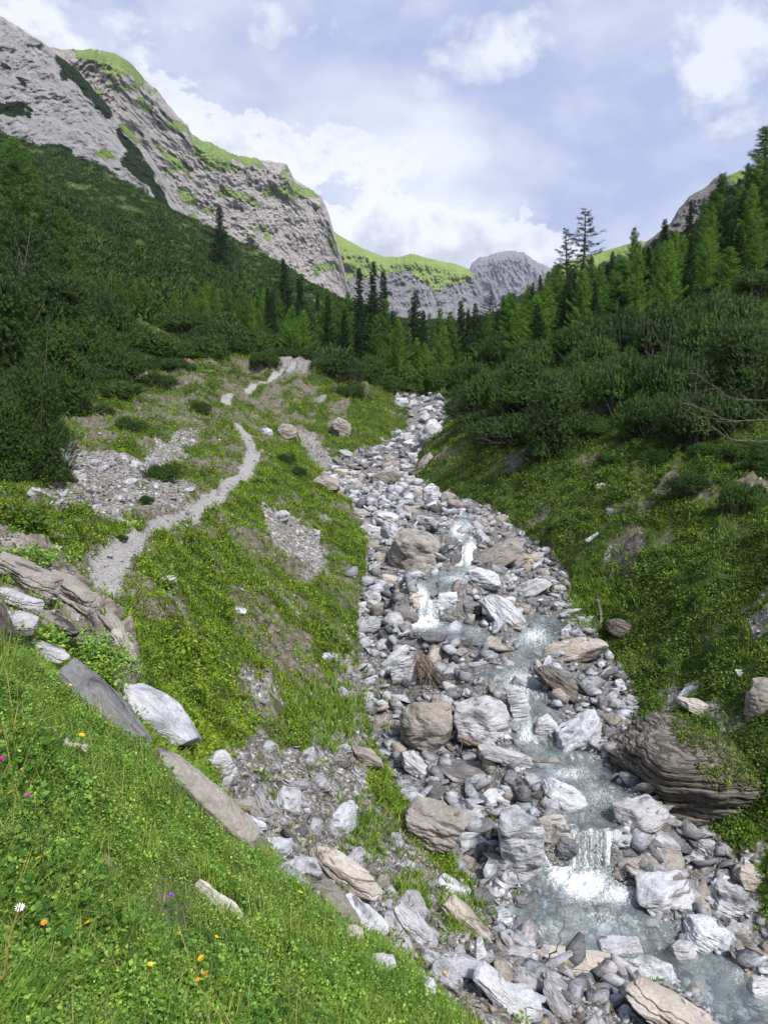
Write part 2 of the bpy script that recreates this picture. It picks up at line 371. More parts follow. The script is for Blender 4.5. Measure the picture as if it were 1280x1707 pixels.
def crisp(a, lo=.35, hi=.6, sc=7.0):
    return t.ramp(t.math('ADD', t.attr(a), t.math('MULTIPLY_ADD', t.noise(P, sc, 4), .5, -.25)), [(lo, 0), (hi, 1)])
g1 = t.ramp(t.noise(P, 1.1, 6), [(.3, (.025, .050, .010)), (.5, (.050, .085, .015)), (.7, (.095, .10, .03))])
g1 = t.mix(t.ramp(t.noise(P, 14, 4), [(.35, 0), (.7, 1)]), g1, (.03, .055, .010))
soilc = t.ramp(t.noise(P, 9, 6), [(.3, (.075, .06, .045)), (.55, (.16, .14, .115)), (.75, (.26, .24, .22))])
vs = t.n.new('ShaderNodeTexVoronoi'); vs.inputs['Scale'].default_value = 13; t.link(t.mapping(P, (1, 1, 1.6)), vs.inputs['Vector'])
vs2 = t.n.new('ShaderNodeTexVoronoi'); vs2.inputs['Scale'].default_value = 38; t.link(P, vs2.inputs['Vector'])
sepc = t.n.new('ShaderNodeSeparateColor'); t.link(vs.outputs['Color'], sepc.inputs[0])
sepc2 = t.n.new('ShaderNodeSeparateColor'); t.link(vs2.outputs['Color'], sepc2.inputs[0])
stc = t.ramp(sepc.outputs[0], [(.0, (.13, .12, .11)), (.4, (.24, .235, .23)), (.75, (.38, .38, .39)), (1, (.56, .56, .58))])
stc2 = t.ramp(sepc2.outputs[1], [(.0, (.12, .11, .10)), (.5, (.26, .25, .245)), (1, (.48, .48, .48))])
stones = t.mix(t.ramp(sepc.outputs[1], [(.45, 0), (.5, 1)]), stc2, stc)
stones = t.mix(t.ramp(t.noise(P, 12, 5), [(.40, 0), (.62, .85)]), stones, (.13, .11, .09))
pathc = t.mix(t.ramp(t.noise(P, 26, 6, .7), [(.35, 0), (.65, 1)]), (.20, .19, .18), (.40, .39, .38))
rk = t.mapping(P, (1, 1, 1), rot=(R(35), R(40), 0)); rk = t.mapping(rk, (1, 1, 5))
rockc = t.ramp(t.noise(rk, 1.7, 9, .65, .4), [(.28, (.06, .048, .04)), (.42, (.16, .13, .115)), (.55, (.27, .23, .21)), (.68, (.40, .36, .34)), (.82, (.12, .10, .09))])
c = t.mix(crisp('soil', .3, .7), g1, soilc)
c = t.mix(crisp('scree', .3, .5), c, stones)
c = t.mix(crisp('rocky', .35, .5), c, rockc)
c = t.mix(crisp('bed', .35, .5), c, t.mix(.35, stones, (.06, .06, .063)))
c = t.mix(t.ramp(t.math('ADD', t.attr('path'), t.math('MULTIPLY_ADD', t.noise(P, 5, 6, .7), 1.2, -.6)), [(.12, 0), (.40, 1)]), c, soilc)
c = t.mix(t.ramp(t.math('ADD', t.attr('path'), t.math('MULTIPLY_ADD', t.noise(P, 9, 6, .75), 1.1, -.55)), [(.38, 0), (.62, 1)]), c, pathc)
c = t.mix(t.math('MULTIPLY', t.attr('wet'), .55), c, t.mix(.5, stones, (.07, .085, .085)))
hgt = t.math('ADD', t.math('MULTIPLY', t.noise(P, 22, 6), .5), t.math('MULTIPLY', t.noise(P, 4, 5), .9))
hgt = t.math('ADD', hgt, t.math('MULTIPLY', t.noise(rk, 3.0, 8, .65), 1.0))
hgt = t.math('SUBTRACT', hgt, t.math('MULTIPLY', vs.outputs['Distance'], t.math('MULTIPLY', t.attr('scree'), .9)))
principled(t, out, c, .9, t.bump(hgt, .9, .06), .2)
tag(link('ground', tm, m), kind='structure')

# ================================================================ MOUNTAINS
def mountain_mat(name, rock, dark, tint, sc_=1.0, layer=(1, 1, 3), rot=(0, 0, 0), grass=(.13, .20, .035), bumpd=6.0):
    m, t, out = material(name)
    P = t.n.new('ShaderNodeNewGeometry').outputs['Position']
    q = t.mapping(t.mapping(P, (1, 1, 1), rot=rot), layer)
    a = t.noise(q, .03 * sc_, 10, .66, .5); b = t.noise(P, .11 * sc_, 9, .68, .3); cr = t.noise(q, .075 * sc_, 11, .72, .8)
    col = t.ramp(a, [(.28, dark), (.42, rock), (.55, tint), (.66, rock), (.8, dark)])
    col = t.mix(t.ramp(b, [(.35, .0), (.7, .75)]), col, rock)
    col = t.mix(t.ramp(cr, [(.36, .95), (.45, 0.0)]), col, dark)
    col = t.mix(t.ramp(t.noise(q, .22 * sc_, 8, .7, .5), [(.34, .75), (.45, 0.0)]), col, dark)
    col = t.mix(t.ramp(t.noise(P, .008 * sc_, 3), [(.5, 0), (.7, .45)]), col, tint)
    # grass on ledges
    g = t.math('ADD', t.attr('veg'), t.math('MULTIPLY_ADD', t.noise(q, .09 * sc_, 9, .68), 2.0, -1.0))
    gc = t.ramp(t.noise(P, .03 * sc_, 6), [(.3, tuple(x * .72 for x in grass)), (.6, grass), (.8, (grass[0] * 1.25, grass[1] * 1.05, grass[2] * 1.3))])
    col = t.mix(t.ramp(g, [(.42, 0), (.52, 1)]), col, gc)
    pn = t.math('ADD', t.attr('pine'), t.math('MULTIPLY_ADD', t.noise(P, .16 * sc_, 8, .7), 2.2, -1.1))
    pc = t.ramp(t.noise(P, .2 * sc_, 5), [(.35, (.008, .018, .006)), (.65, (.028, .055, .014))])
    col = t.mix(t.ramp(pn, [(.44, 0), (.52, 1)]), col, pc)
    h = t.math('ADD', t.math('MULTIPLY', cr, 1.0), t.math('MULTIPLY', t.noise(q, .16 * sc_, 8, .7), .45))
    h = t.math('MULTIPLY', h, t.math('SUBTRACT', 1.0, t.math('MULTIPLY', t.ramp(g, [(.42, 0), (.52, 1)]), .8)))
    principled(t, out, col, .95, t.bump(h, 1.0, bumpd * 2.0), .1)
    return m
def lerp_poly(u, pl): return np.interp(u, [p[0] for p in pl], [p[1] for p in pl])
def relief(name, ridge, base, d0, d1, mat, nu=360, nv=200, amp=.02, veg=(), pine=(), jitter=4.0, seed=0.0, back=.5, pw=1.0, steps=0.0, autoveg=0.0, fr=1.0, shift=None, vert=1.0):
    """a mountain face between a base line and a ridge line, at its real distance, with a back side"""
    u = np.linspace(ridge[0][0], ridge[-1][0], nu)
    vr = lerp_poly(u, ridge) + jitter * fbm(u * .035, u * 0 + seed, 0.0, 5) + jitter * .35 * fbm(u * .2, u * 0 + seed + 4, 0.0, 3)
    vb = lerp_poly(u, base)
    r = np.linspace(0, 1, nv)
    UU = np.repeat(u[None], nv, 0); VV = vb[None] * (1 - r[:, None]) + vr[None] * r[:, None]
    if callable(d0): a0 = d0(u)
    else: a0 = np.full(nu, float(d0))
    a1 = d1(u) if callable(d1) else np.full(nu, float(d1))
    D = a0[None] + (a1 - a0)[None] * r[:, None] ** pw
    x, z = px2(UU, VV, D)
    s = 1.0 / (D.mean() * .06)
    damp = np.minimum(1, (1 - r[:, None]) * 10 + .15)
    n = ridged(x * s * fr, z * s * .55 * fr * vert, D * s * .4 * fr + seed, 5, .55) + .5 * ridged(x * s * 3.1 * fr, z * s * 1.6 * fr * vert, seed + 3.0, 4, .6)
    n2 = fbm(x * s * .5, D * s * .5, z * s * .5 + seed, 3)
    n = n + .35 * ridged(x * s * 9 * fr, z * s * 5 * fr * vert, seed + 6.0, 3, .6)
    D2 = D * (1 + 1.0 * amp * damp * (-n * 1.0 + n2 * 1.2))
    if steps:
        ph = (VV + 10 * fbm(UU * .02, VV * .02, seed, 3)) * steps
        D2 = D2 - D * amp * .28 * damp * np.abs((ph % 1) - .5)
    x, z = px2(UU, VV, D2)
    # back side falls away behind the ridge
    nb = 14; rb = (np.arange(1, nb + 1) / nb)[:, None]
    xb = x[-1][None] * (1 + back * rb * .5); yb = D2[-1][None] * (1 + back * rb); zb = z[-1][None] - D2[-1][None] * .28 * back * rb ** 1.3
    X = np.concatenate([x, xb]); Y = np.concatenate([D2, yb]); Z = np.concatenate([z, zb])
    Ua = np.concatenate([UU, np.repeat(u[None], nb, 0)]); Va = np.concatenate([VV, np.repeat(vr[None], nb, 0)])
    ja = Ua + 20 * fbm(Ua * .07, Va * .07, seed + 1, 5, .6); jb = Va + 18 * fbm(Ua * .07, Va * .07, seed + 2, 5, .6)
    vg = np.zeros(X.shape); pn = np.zeros(X.shape)
    for p in veg: vg = np.maximum(vg, inpoly(ja, jb, p))
    for p in pine: pn = np.maximum(pn, inpoly(ja, jb, p))
    vg = blur(blur(vg, 13, 0), 13, 1); pn = blur(blur(pn, 9, 0), 9, 1)
    if autoveg: vg = np.maximum(vg, autoveg * smooth(.1, .45, fbm(Ua * .02, Va * .035, seed + 9, 4)))
    me = mesh_np(name, np.stack([X, Y, Z], -1).reshape(-1, 3), grid_quads(nv + nb, nu), smooth_=True)
    fattr(me, 'veg', vg); fattr(me, 'pine', pn)
    return tag(link(name, me, mat), kind='structure')
mm1 = mountain_mat('pale_limestone', (.48, .465, .46), (.16, .155, .155), (.60, .585, .575), 1.6, (1, 1, .55), (0, R(32), 0))
mm2 = mountain_mat('warm_limestone', (.47, .445, .42), (.15, .14, .135), (.60, .55, .50), .9, (.8, .8, 2.6), (0, R(-6), 0), (.17, .235, .07))
mm3 = mountain_mat('grey_cliff', (.30, .30, .32), (.11, .11, .125), (.42, .42, .44), .7, (.7, .7, 2.4), (0, R(8), 0), (.20, .27, .07), 10)
mm4 = mountain_mat('far_limestone', (.34, .32, .36), (.19, .19, .24), (.42, .38, .40), .28, (1, 1, 1.4), (0, 0, 0), (.18, .22, .08), 25)
mm5 = mountain_mat('green_slope', (.28, .27, .26), (.13, .125, .12), (.36, .35, .34), 1.2, (1, 1, 2), (0, R(-15), 0), (.19, .26, .07))
relief('cliff', [(-420,-200),(-150,-40),(0,28),(50,55),(100,92),(150,140),(200,200),(245,250),(280,310),(320,365),(360,410),(420,470)],
       [(-420,200),(0,250),(130,290),(330,410),(420,500)], 470, lambda u: 640 + (u - 0) * .0, mm1, 420, 260, .020,
       veg=[(30,60),(70,70),(110,95),(95,120),(60,90)] and [[(255,330),(300,380),(330,400),(300,400),(260,350)], [(150,250),(190,250),(200,265),(160,262)], [(210,190),(235,200),(230,240),(200,215)]],
       pine=[[(92,90),(120,105),(150,110),(215,160),(200,165),(170,150),(178,165),(190,190),(185,200),(165,190),(155,165),(130,140),(105,125)],
             [(188,205),(230,245),(255,290),(280,330),(300,372),(280,360),(240,310),(200,270),(210,250)],
             [(-20,170),(45,170),(50,195),(20,190),(-20,195)], [(50,70),(75,72),(70,80),(50,78)], [(25,130),(55,135),(50,145),(28,140)],
             [(50,240),(110,245),(140,275),(100,280)], [(-5,105),(20,110),(15,118),(-5,115)]], jitter=7, seed=1.5, fr=.9, vert=.7)
relief('mountain', [(-60,70),(60,74),(112,82),(150,83),(182,86),(212,98),(235,125),(262,150),(290,185),(312,208),(318,222),(360,245),(410,262),(445,266),(478,276),(492,298),(512,310),(535,326),(548,355),(556,385),(566,415),(574,450),(580,480),(584,520)],
       [(-60,230),(60,250),(300,420),(470,500),(584,540)], lambda u: 780 + np.maximum(u - 200, 0) * 1.2, lambda u: 900 + np.maximum(u - 200, 0) * 1.6, mm2, 460, 300, .026,
       veg=[[(110,75),(215,90),(240,135),(235,140),(200,120),(185,140),(160,110),(130,95)], [(190,140),(240,145),(235,155),(190,150)],
            [(256,236),(300,265),(318,290),(320,300),(290,280),(270,262)], [(312,220),(365,243),(440,265),(445,278),(380,270),(400,285),(345,283),(325,260),(330,245)],
            [(296,312),(325,325),(338,345),(300,335)], [(440,312),(490,304),(530,322),(535,330),(500,332),(440,328)], [(425,408),(470,440),(520,470),(500,470),(450,440)],
            [(290,395),(330,350),(330,400),(310,420)], [(535,385),(560,400),(560,430),(545,410)]],
       pine=[[(300,268),(325,275),(322,285),(300,282)]], jitter=7, seed=4.2, steps=.030, autoveg=.8, pw=.8)
relief('hill', [(500,470),(520,400),(548,380),(565,392),(600,412),(640,428),(668,428),(685,422),(720,432),(760,440),(783,450),(797,470),(806,500),(806,540),(820,570)],
       [(500,540),(640,575),(820,590)], 1450, lambda u: 1750 + 0 * u, mm3, 380, 180, .022,
       veg=[[(500,470),(520,380),(560,380),(600,400),(690,410),(800,440),(788,468),(750,478),(720,482),(700,468),(690,455),(655,452),(640,462),(600,462),(560,465)]],
       jitter=2.5, seed=8.8, steps=.05)
relief('peak', [(740,560),(772,480),(786,440),(800,428),(828,421),(850,420),(872,418),(885,430),(898,440),(920,448),(960,470),(1010,500)],
       [(740,580),(1010,580)], 3500, 4300, mm4, 300, 160, .03, veg=[[(820,478),(850,476),(850,484),(825,484)]], jitter=6, seed=12.1, fr=1.5, vert=.5)
relief('green_hill', [(820,560),(850,500),(868,484),(900,462),(935,442),(970,428),(1000,420),(1040,408),(1100,398),(1200,380),(1350,360)],
       [(820,590),(1000,560),(1350,480)], 850, 1000, mm5, 300, 140, .01,
       veg=[[(900,450),(1000,410),(1400,340),(1400,600),(1000,600),(960,480)], [(940,440),(960,500),(900,500),(930,470)]], pine=[[(850,505),(875,488),(915,478),(930,500),(880,510),(860,540)], [(985,450),(1030,430),(1080,420),(1080,500),(985,500)]], jitter=3, seed=15.5)
relief('crag', [(1010,470),(1050,425),(1090,395),(1118,372),(1130,350),(1148,328),(1168,318),(1190,298),(1215,290),(1250,282),(1330,262),(1460,200)],
       [(1010,520),(1460,400)], 440, 500, mm5, 300, 140, .02,
       veg=[[(1185,285),(1350,240),(1480,180),(1480,270),(1330,290),(1260,310),(1215,300)]], pine=[[(1180,325),(1220,305),(1480,240),(1480,500),(1010,520),(1040,440),(1100,395),(1150,380)]], jitter=6, seed=19.5)

# ================================================================ WATER
def water_mat():
    m, t, out = material('glacial_water')
    P = t.n.new('ShaderNodeNewGeometry').outputs['Position']
    tr = t.n.new('ShaderNodeBsdfTransparent'); tr.inputs[0].default_value = (.86, .92, .92, 1)
    df = t.n.new('ShaderNodeBsdfDiffuse'); df.inputs[0].default_value = (.46, .53, .55, 1)
    gl = t.n.new('ShaderNodeBsdfGlossy'); gl.inputs['Roughness'].default_value = .12
    fo = t.n.new('ShaderNodeBsdfDiffuse'); fo.inputs[0].default_value = (.86, .90, .92, 1)
    h = t.math('ADD', t.noise(t.mapping(P, (1, .6, 1)), 9, 5, .6, .6), t.math('MULTIPLY', t.noise(P, 30, 3), .3))
    nb = t.bump(h, .75, .045)
    for s_ in (gl, df): t.link(nb, s_.inputs['Normal'])
    mx = t.n.new('ShaderNodeMixShader'); t.link(t.ramp(t.noise(P, 2.2, 3), [(.3, .08), (.7, .34)]), mx.inputs[0]); t.link(tr.outputs[0], mx.inputs[1]); t.link(df.outputs[0], mx.inputs[2])
    fr = t.n.new('ShaderNodeFresnel'); fr.inputs['IOR'].default_value = 1.33; t.link(nb, fr.inputs['Normal'])
    m2 = t.n.new('ShaderNodeMixShader'); t.link(t.math('MULTIPLY', fr.outputs[0], 1.0), m2.inputs[0]); t.link(mx.outputs[0], m2.inputs[1]); t.link(gl.outputs[0], m2.inputs[2])
    fa = t.math('ADD', t.attr('foam'), t.math('MULTIPLY_ADD', t.noise(t.mapping(P, (1, .6, .30)), 34, 8, .78, 1.8), 2.6, -1.35))
    ff = t.ramp(fa, [(.25, 0), (.85, .92)])
    m3 = t.n.new('ShaderNodeMixShader'); t.link(ff, m3.inputs[0]); t.link(m2.outputs[0], m3.inputs[1]); t.link(fo.outputs[0], m3.inputs[2])
    t.link(m3.outputs[0], out.inputs[0]); return m
WM = water_mat()
def water(name, S, foam_pts, nx=90, per=.03, extra=.3):
    d_, xl, zw, xr = rows(S)
    n = int((d_[-1] - d_[0]) / per); 
    # dense rows; falls get extra rows
    ys = np.unique(np.concatenate([np.linspace(d_[0], d_[-1], n)] + [np.linspace(a, b, 24) for a, b in zip(d_[:-1], d_[1:]) if b - a <= .22]))
    f = np.linspace(0, 1, nx)
    zz = np.interp(ys, d_, zw); ex = extra * (1 - .8 * smooth(.5, 1.5, np.abs(np.gradient(zz, ys))))
    a = np.interp(ys, d_, xl) - ex; b = np.interp(ys, d_, xr) + ex
    X = a[:, None] * (1 - f) + b[:, None] * f; Y = np.repeat(ys[:, None], nx, 1)
    slope = np.abs(np.gradient(zz, ys)); 
    Z = zz[:, None] + .022 * fbm(X * 2.2, Y * 2.2, 2.0, 3) + .012 * fbm(X * 8, Y * 6, 3.0, 3)
    wobx = .16 * pnoise(X * 2.6, X * 0 + 3.0, 1.0) + .07 * pnoise(X * 9, X * 0, 4.0)
    Z = Z - zz[:, None] + np.interp(Y + wobx, d_, zw)
    g_ = (Y + wobx * 1.8) * 1.5; fr_ = g_ % 1; stp = (smooth(.0, .2, fr_) - fr_) * .085 * smooth(.25, .9, pnoise(X * .9, Y * .9, 5.0) + .6)
    Z = Z + stp
    gr = np.abs(np.gradient(np.interp(Y + wobx, d_, zw) + stp, axis=0) / np.maximum(np.gradient(Y, axis=0), 1e-4))
    foam = smooth(.3, 1.6, gr) * (.52 + .40 * pnoise(X * 5, X * 0 + 7.0, 2.0))
    Uw, Vw = to_px(X, Y, Z)
    for (u, v, ru, rv, s) in foam_pts:
        q = ((Uw - u) / ru) ** 2 + ((Vw - v) / rv) ** 2
        foam = np.maximum(foam, s * np.exp(-q)); Z += .05 * s * np.exp(-q) * (.5 + fbm(X * 14, Y * 14, 9.0, 3) * 2.0)
    me = mesh_np(name, np.stack([X, Y, Z], -1).reshape(-1, 3), grid_quads(len(ys), nx), smooth_=True)
    fattr(me, 'foam', foam)
    return tag(link(name, me, WM), kind='structure')
water('stream_water', STREAM, [(975,1478,48,30,.95),(1025,1492,45,22,.7),(935,1458,26,34,.8),(1000,1530,70,22,.35),(950,1290,50,15,.5),(890,1060,30,20,.6),(870,1140,40,30,.6),(880,1225,25,30,.6),(1000,1330,50,25,.35)])
water('upper_stream_water', UPPER, [(706,1038,30,12,1.1),(700,1000,15,25,1.0),(785,925,14,25,1.0),(765,885,20,20,.7),(760,965,40,10,.5)], nx=40, extra=.12)
# ================================================================ ROCKS
def rock_mat(name, base, light, dark, layer=6.0, streak=.6, wear=(.5, .5, .52), sc_=1.0, lichen=None, crack=.36):
    m, t, out = material(name)
    tc = t.n.new('ShaderNodeTexCoord'); O = tc.outputs['Object']
    info = t.n.new('ShaderNodeObjectInfo'); rnd = info.outputs['Random']
    v = t.n.new('ShaderNodeVectorMath'); v.operation = 'ADD'; t.link(O, v.inputs[0])
    cmb = t.n.new('ShaderNodeCombineXYZ'); t.link(t.math('MULTIPLY', rnd, 57.0), cmb.inputs[0]); t.link(t.math('MULTIPLY', rnd, 23.0), cmb.inputs[1]); t.link(cmb.outputs[0], v.inputs[1]); P = v.outputs[0]
    q = t.mapping(P, (1, 1, layer))
    a = t.noise(q, 2.2 * sc_, 9, .62, .7); b = t.noise(P, 3.2 * sc_, 8, .65, .3); cr = t.noise(t.mapping(P, (1, 1, layer * 1.6)), 2.6 * sc_, 7, .6, 1.1)
    col = t.ramp(a, [(.28, dark), (.42, base), (.54, light), (.62, base), (.74, dark)])
    col = t.mix(t.ramp(b, [(.35, 0), (.65, 1 - streak)]), col, base)
    col = t.mix(t.ramp(t.noise(P, 1.2 * sc_, 4), [(.45, 0), (.62, .7)]), col, wear)
    col = t.mix(t.ramp(cr, [(crack, .85), (crack + .05, 0.0)]), col, dark)
    sp = t.noise(P, 34 * sc_, 5, .7); col = t.mix(.5, col, t.ramp(sp, [(.3, .25), (.5, .5), (.72, .82)]), 'OVERLAY')
    if lichen: col = t.mix(t.ramp(t.noise(P, 5.5, 6, .65), [(.56, 0), (.64, .8)]), col, lichen)
    # every rock a little different
    col = t.mix(t.math('MULTIPLY', rnd, .30), col, t.mix(.5, col, (.30, .24, .19)))
    h = t.math('ADD', t.math('MULTIPLY', cr, 1.3), t.math('MULTIPLY', b, .8)); h = t.math('ADD', h, t.math('MULTIPLY', sp, .30))
    principled(t, out, col, .82, t.bump(h, .95, .045), .25)
    return m
RM = {
 'grey': rock_mat('grey_schist', (.30, .305, .33), (.60, .605, .64), (.075, .072, .07), 2.6, .5, (.42, .42, .44)),
 'white': rock_mat('white_marbled_schist', (.38, .395, .43), (.66, .675, .72), (.13, .12, .115), 3.8, .7, (.55, .565, .60), crack=.36),
 'brown': rock_mat('brown_schist', (.22, .20, .18), (.34, .315, .29), (.06, .052, .045), 1.5, .5, (.29, .265, .24)),
 'layered': rock_mat('layered_schist', (.13, .118, .10), (.25, .23, .20), (.018, .016, .014), 12, .9, (.15, .135, .115), 1.0, crack=.45),
 'tan': rock_mat('tan_schist', (.38, .33, .28), (.52, .48, .43), (.12, .09, .07), 5, .6, (.46, .43, .40)),
 'dark': rock_mat('dark_schist', (.12, .12, .125), (.22, .22, .23), (.04, .04, .04), 5, .6, (.17, .17, .18)),
}
_bm = bmesh.new(); bmesh.ops.create_icosphere(_bm, subdivisions=6, radius=1.0); _bm.verts.ensure_lookup_table()
ICO6 = (np.array([v.co[:] for v in _bm.verts]), np.array([[v.index for v in f.verts] for f in _bm.faces])); _bm.free()
def ICO7():
    b = bmesh.new(); bmesh.ops.create_icosphere(b, subdivisions=7, radius=1.0)
    r = (np.array([v.co[:] for v in b.verts]), np.array([[v.index for v in f.verts] for f in b.faces])); b.free(); return r
_bm = bmesh.new(); bmesh.ops.create_icosphere(_bm, subdivisions=4, radius=1.0); _bm.verts.ensure_lookup_table()
ICO4 = (np.array([v.co[:] for v in _bm.verts]), np.array([[v.index for v in f.verts] for f in _bm.faces])); _bm.free()
def rock_mesh(name, dims, seed=0, sharp=16, strata=.04, planes=16, roughn=.05, freq=7.0, hi=True, box=.5):
    """a broken block: rounded convex polyhedron, then bedding ledges (normal to local Z) and weathering"""
    N, F = (ICO7() if seed == 0 else ICO6) if hi else ICO4; sharp = sharp * 2.2
    rg = np.random.default_rng(seed + 100)
    pl = rg.normal(size=(planes, 3)); pl /= np.linalg.norm(pl, axis=1)[:, None]
    bx = np.array([[1, 0, 0], [-1, 0, 0], [0, 1, 0], [0, -1, 0], [0, 0, 1], [0, 0, -1]], float) + rg.normal(size=(6, 3)) * .16
    bx /= np.linalg.norm(bx, axis=1)[:, None]
    pl = np.concatenate([pl, bx]); h = np.concatenate([rg.uniform(.80, 1.06, planes), rg.uniform(.80, .95, 6)])
    if box < .3: h[-6:] = 1.1
    dt = np.maximum(N @ pl.T, 0) / h
    r = (dt ** sharp).sum(1) ** (-1.0 / sharp)
    V = N * r[:, None]; V /= np.abs(V).max(0)
    S = np.array(dims) / 2.0
    P = V * S
    o = seed * 3.17
    L = float(np.max(dims)); k = 1.0 / max(L, .12)
    strata = strata * (.22 + .3 * ((seed * 7) % 5) / 5 if freq < 9 else 1)
    P = P + N * S.min() * .30 * fbm(P[:, 0] * k * 2.2 + o, P[:, 1] * k * 2.2, P[:, 2] * k * 2.2, 3)[:, None]
    if strata:
        c = P[:, 2] * freq * k + .30 * fbm(P[:, 0] * k * 1.4 + o, P[:, 1] * k * 1.4, P[:, 2] * k * 1.5, 3)
        c = c * 1.6 + .35 * pnoise(P[:, 0] * k * 9, P[:, 1] * k * 9, P[:, 2] * k * 9 + o)
        cell = np.floor(c); fr_ = c - cell; hs = np.modf(np.sin(cell * 12.9898 + o) * 43758.5)[0]
        led = .9 * hs - 1.1 * np.exp(-((fr_ - .5) / .5) ** 8 * 0 - (np.minimum(fr_, 1 - fr_) / .12) ** 2)
        led = led + 1.1 * np.floor(3 * pnoise(P[:, 0] * k * 5 + cell * 3.1, P[:, 1] * k * 5, cell + o)) / 3
        side = 1 - .75 * np.abs(N[:, 2]) ** 2
        out_ = N * np.array([1, 1, .15]); P = P + out_ * (led * side * strata * L)[:, None]
    n = ridged(P[:, 0] * k * 3.2 + o, P[:, 1] * k * 3.2, P[:, 2] * k * 5.5, 4 if hi else 3, .5)
    P = P + N * (S.min() * roughn * (n - .4) * 1.6)[:, None]
    cz = pnoise(P[:, 0] * k * 4 + o, P[:, 1] * k * 4, P[:, 2] * k * 5); cz = np.floor(cz * 5 + .3 * n) / 5
    P = P + N * (S.min() * .10 * cz)[:, None]
    if hi: P = P + N * (S.min() * roughn * .5 * fbm(P[:, 0] * k * 16 + o, P[:, 1] * k * 16, P[:, 2] * k * 22, 3))[:, None]
    return mesh_np(name, P, None, F, smooth_=True)
def place_rock(u, v, w, h, tilt, mat, label, seed, cat='boulder', strata=.03, sharp=16, depth=.8, yaw=0.0, lean=0.0, name='boulder', roughn=.05, freq=7.0, base=None, group=None, dz=0.0, box=.5, d=None):
    th = R(tilt); ext = abs(h / 2 * math.cos(th)) + abs(w / 2 * math.sin(th)) * .8
    if d is None:
        g = hit(u, v + ext * (.55 if base is None else base)); d = g[1]
    x, z = px2(u, v, d + .0)
    sc1 = d / FOC; dep = depth * min(w, h * 1.6) * sc1
    x, z = px2(u, v, d + dep * .3)
    sc1 = (d + dep * .3) / FOC * .98
    W = w * sc1; Hh = h * sc1
    Hh = max(Hh * 1.05 - dep * .22, Hh * .62)
    me = rock_mesh(name, (W, dep, Hh), seed, sharp, strata, roughn=roughn, freq=freq, box=box)
    o = link(name, me, RM[mat], None, (float(x), d + dep * .3, float(z) + dz), (R(lean), th, R(yaw)))
    return tag(o, label, cat, group)
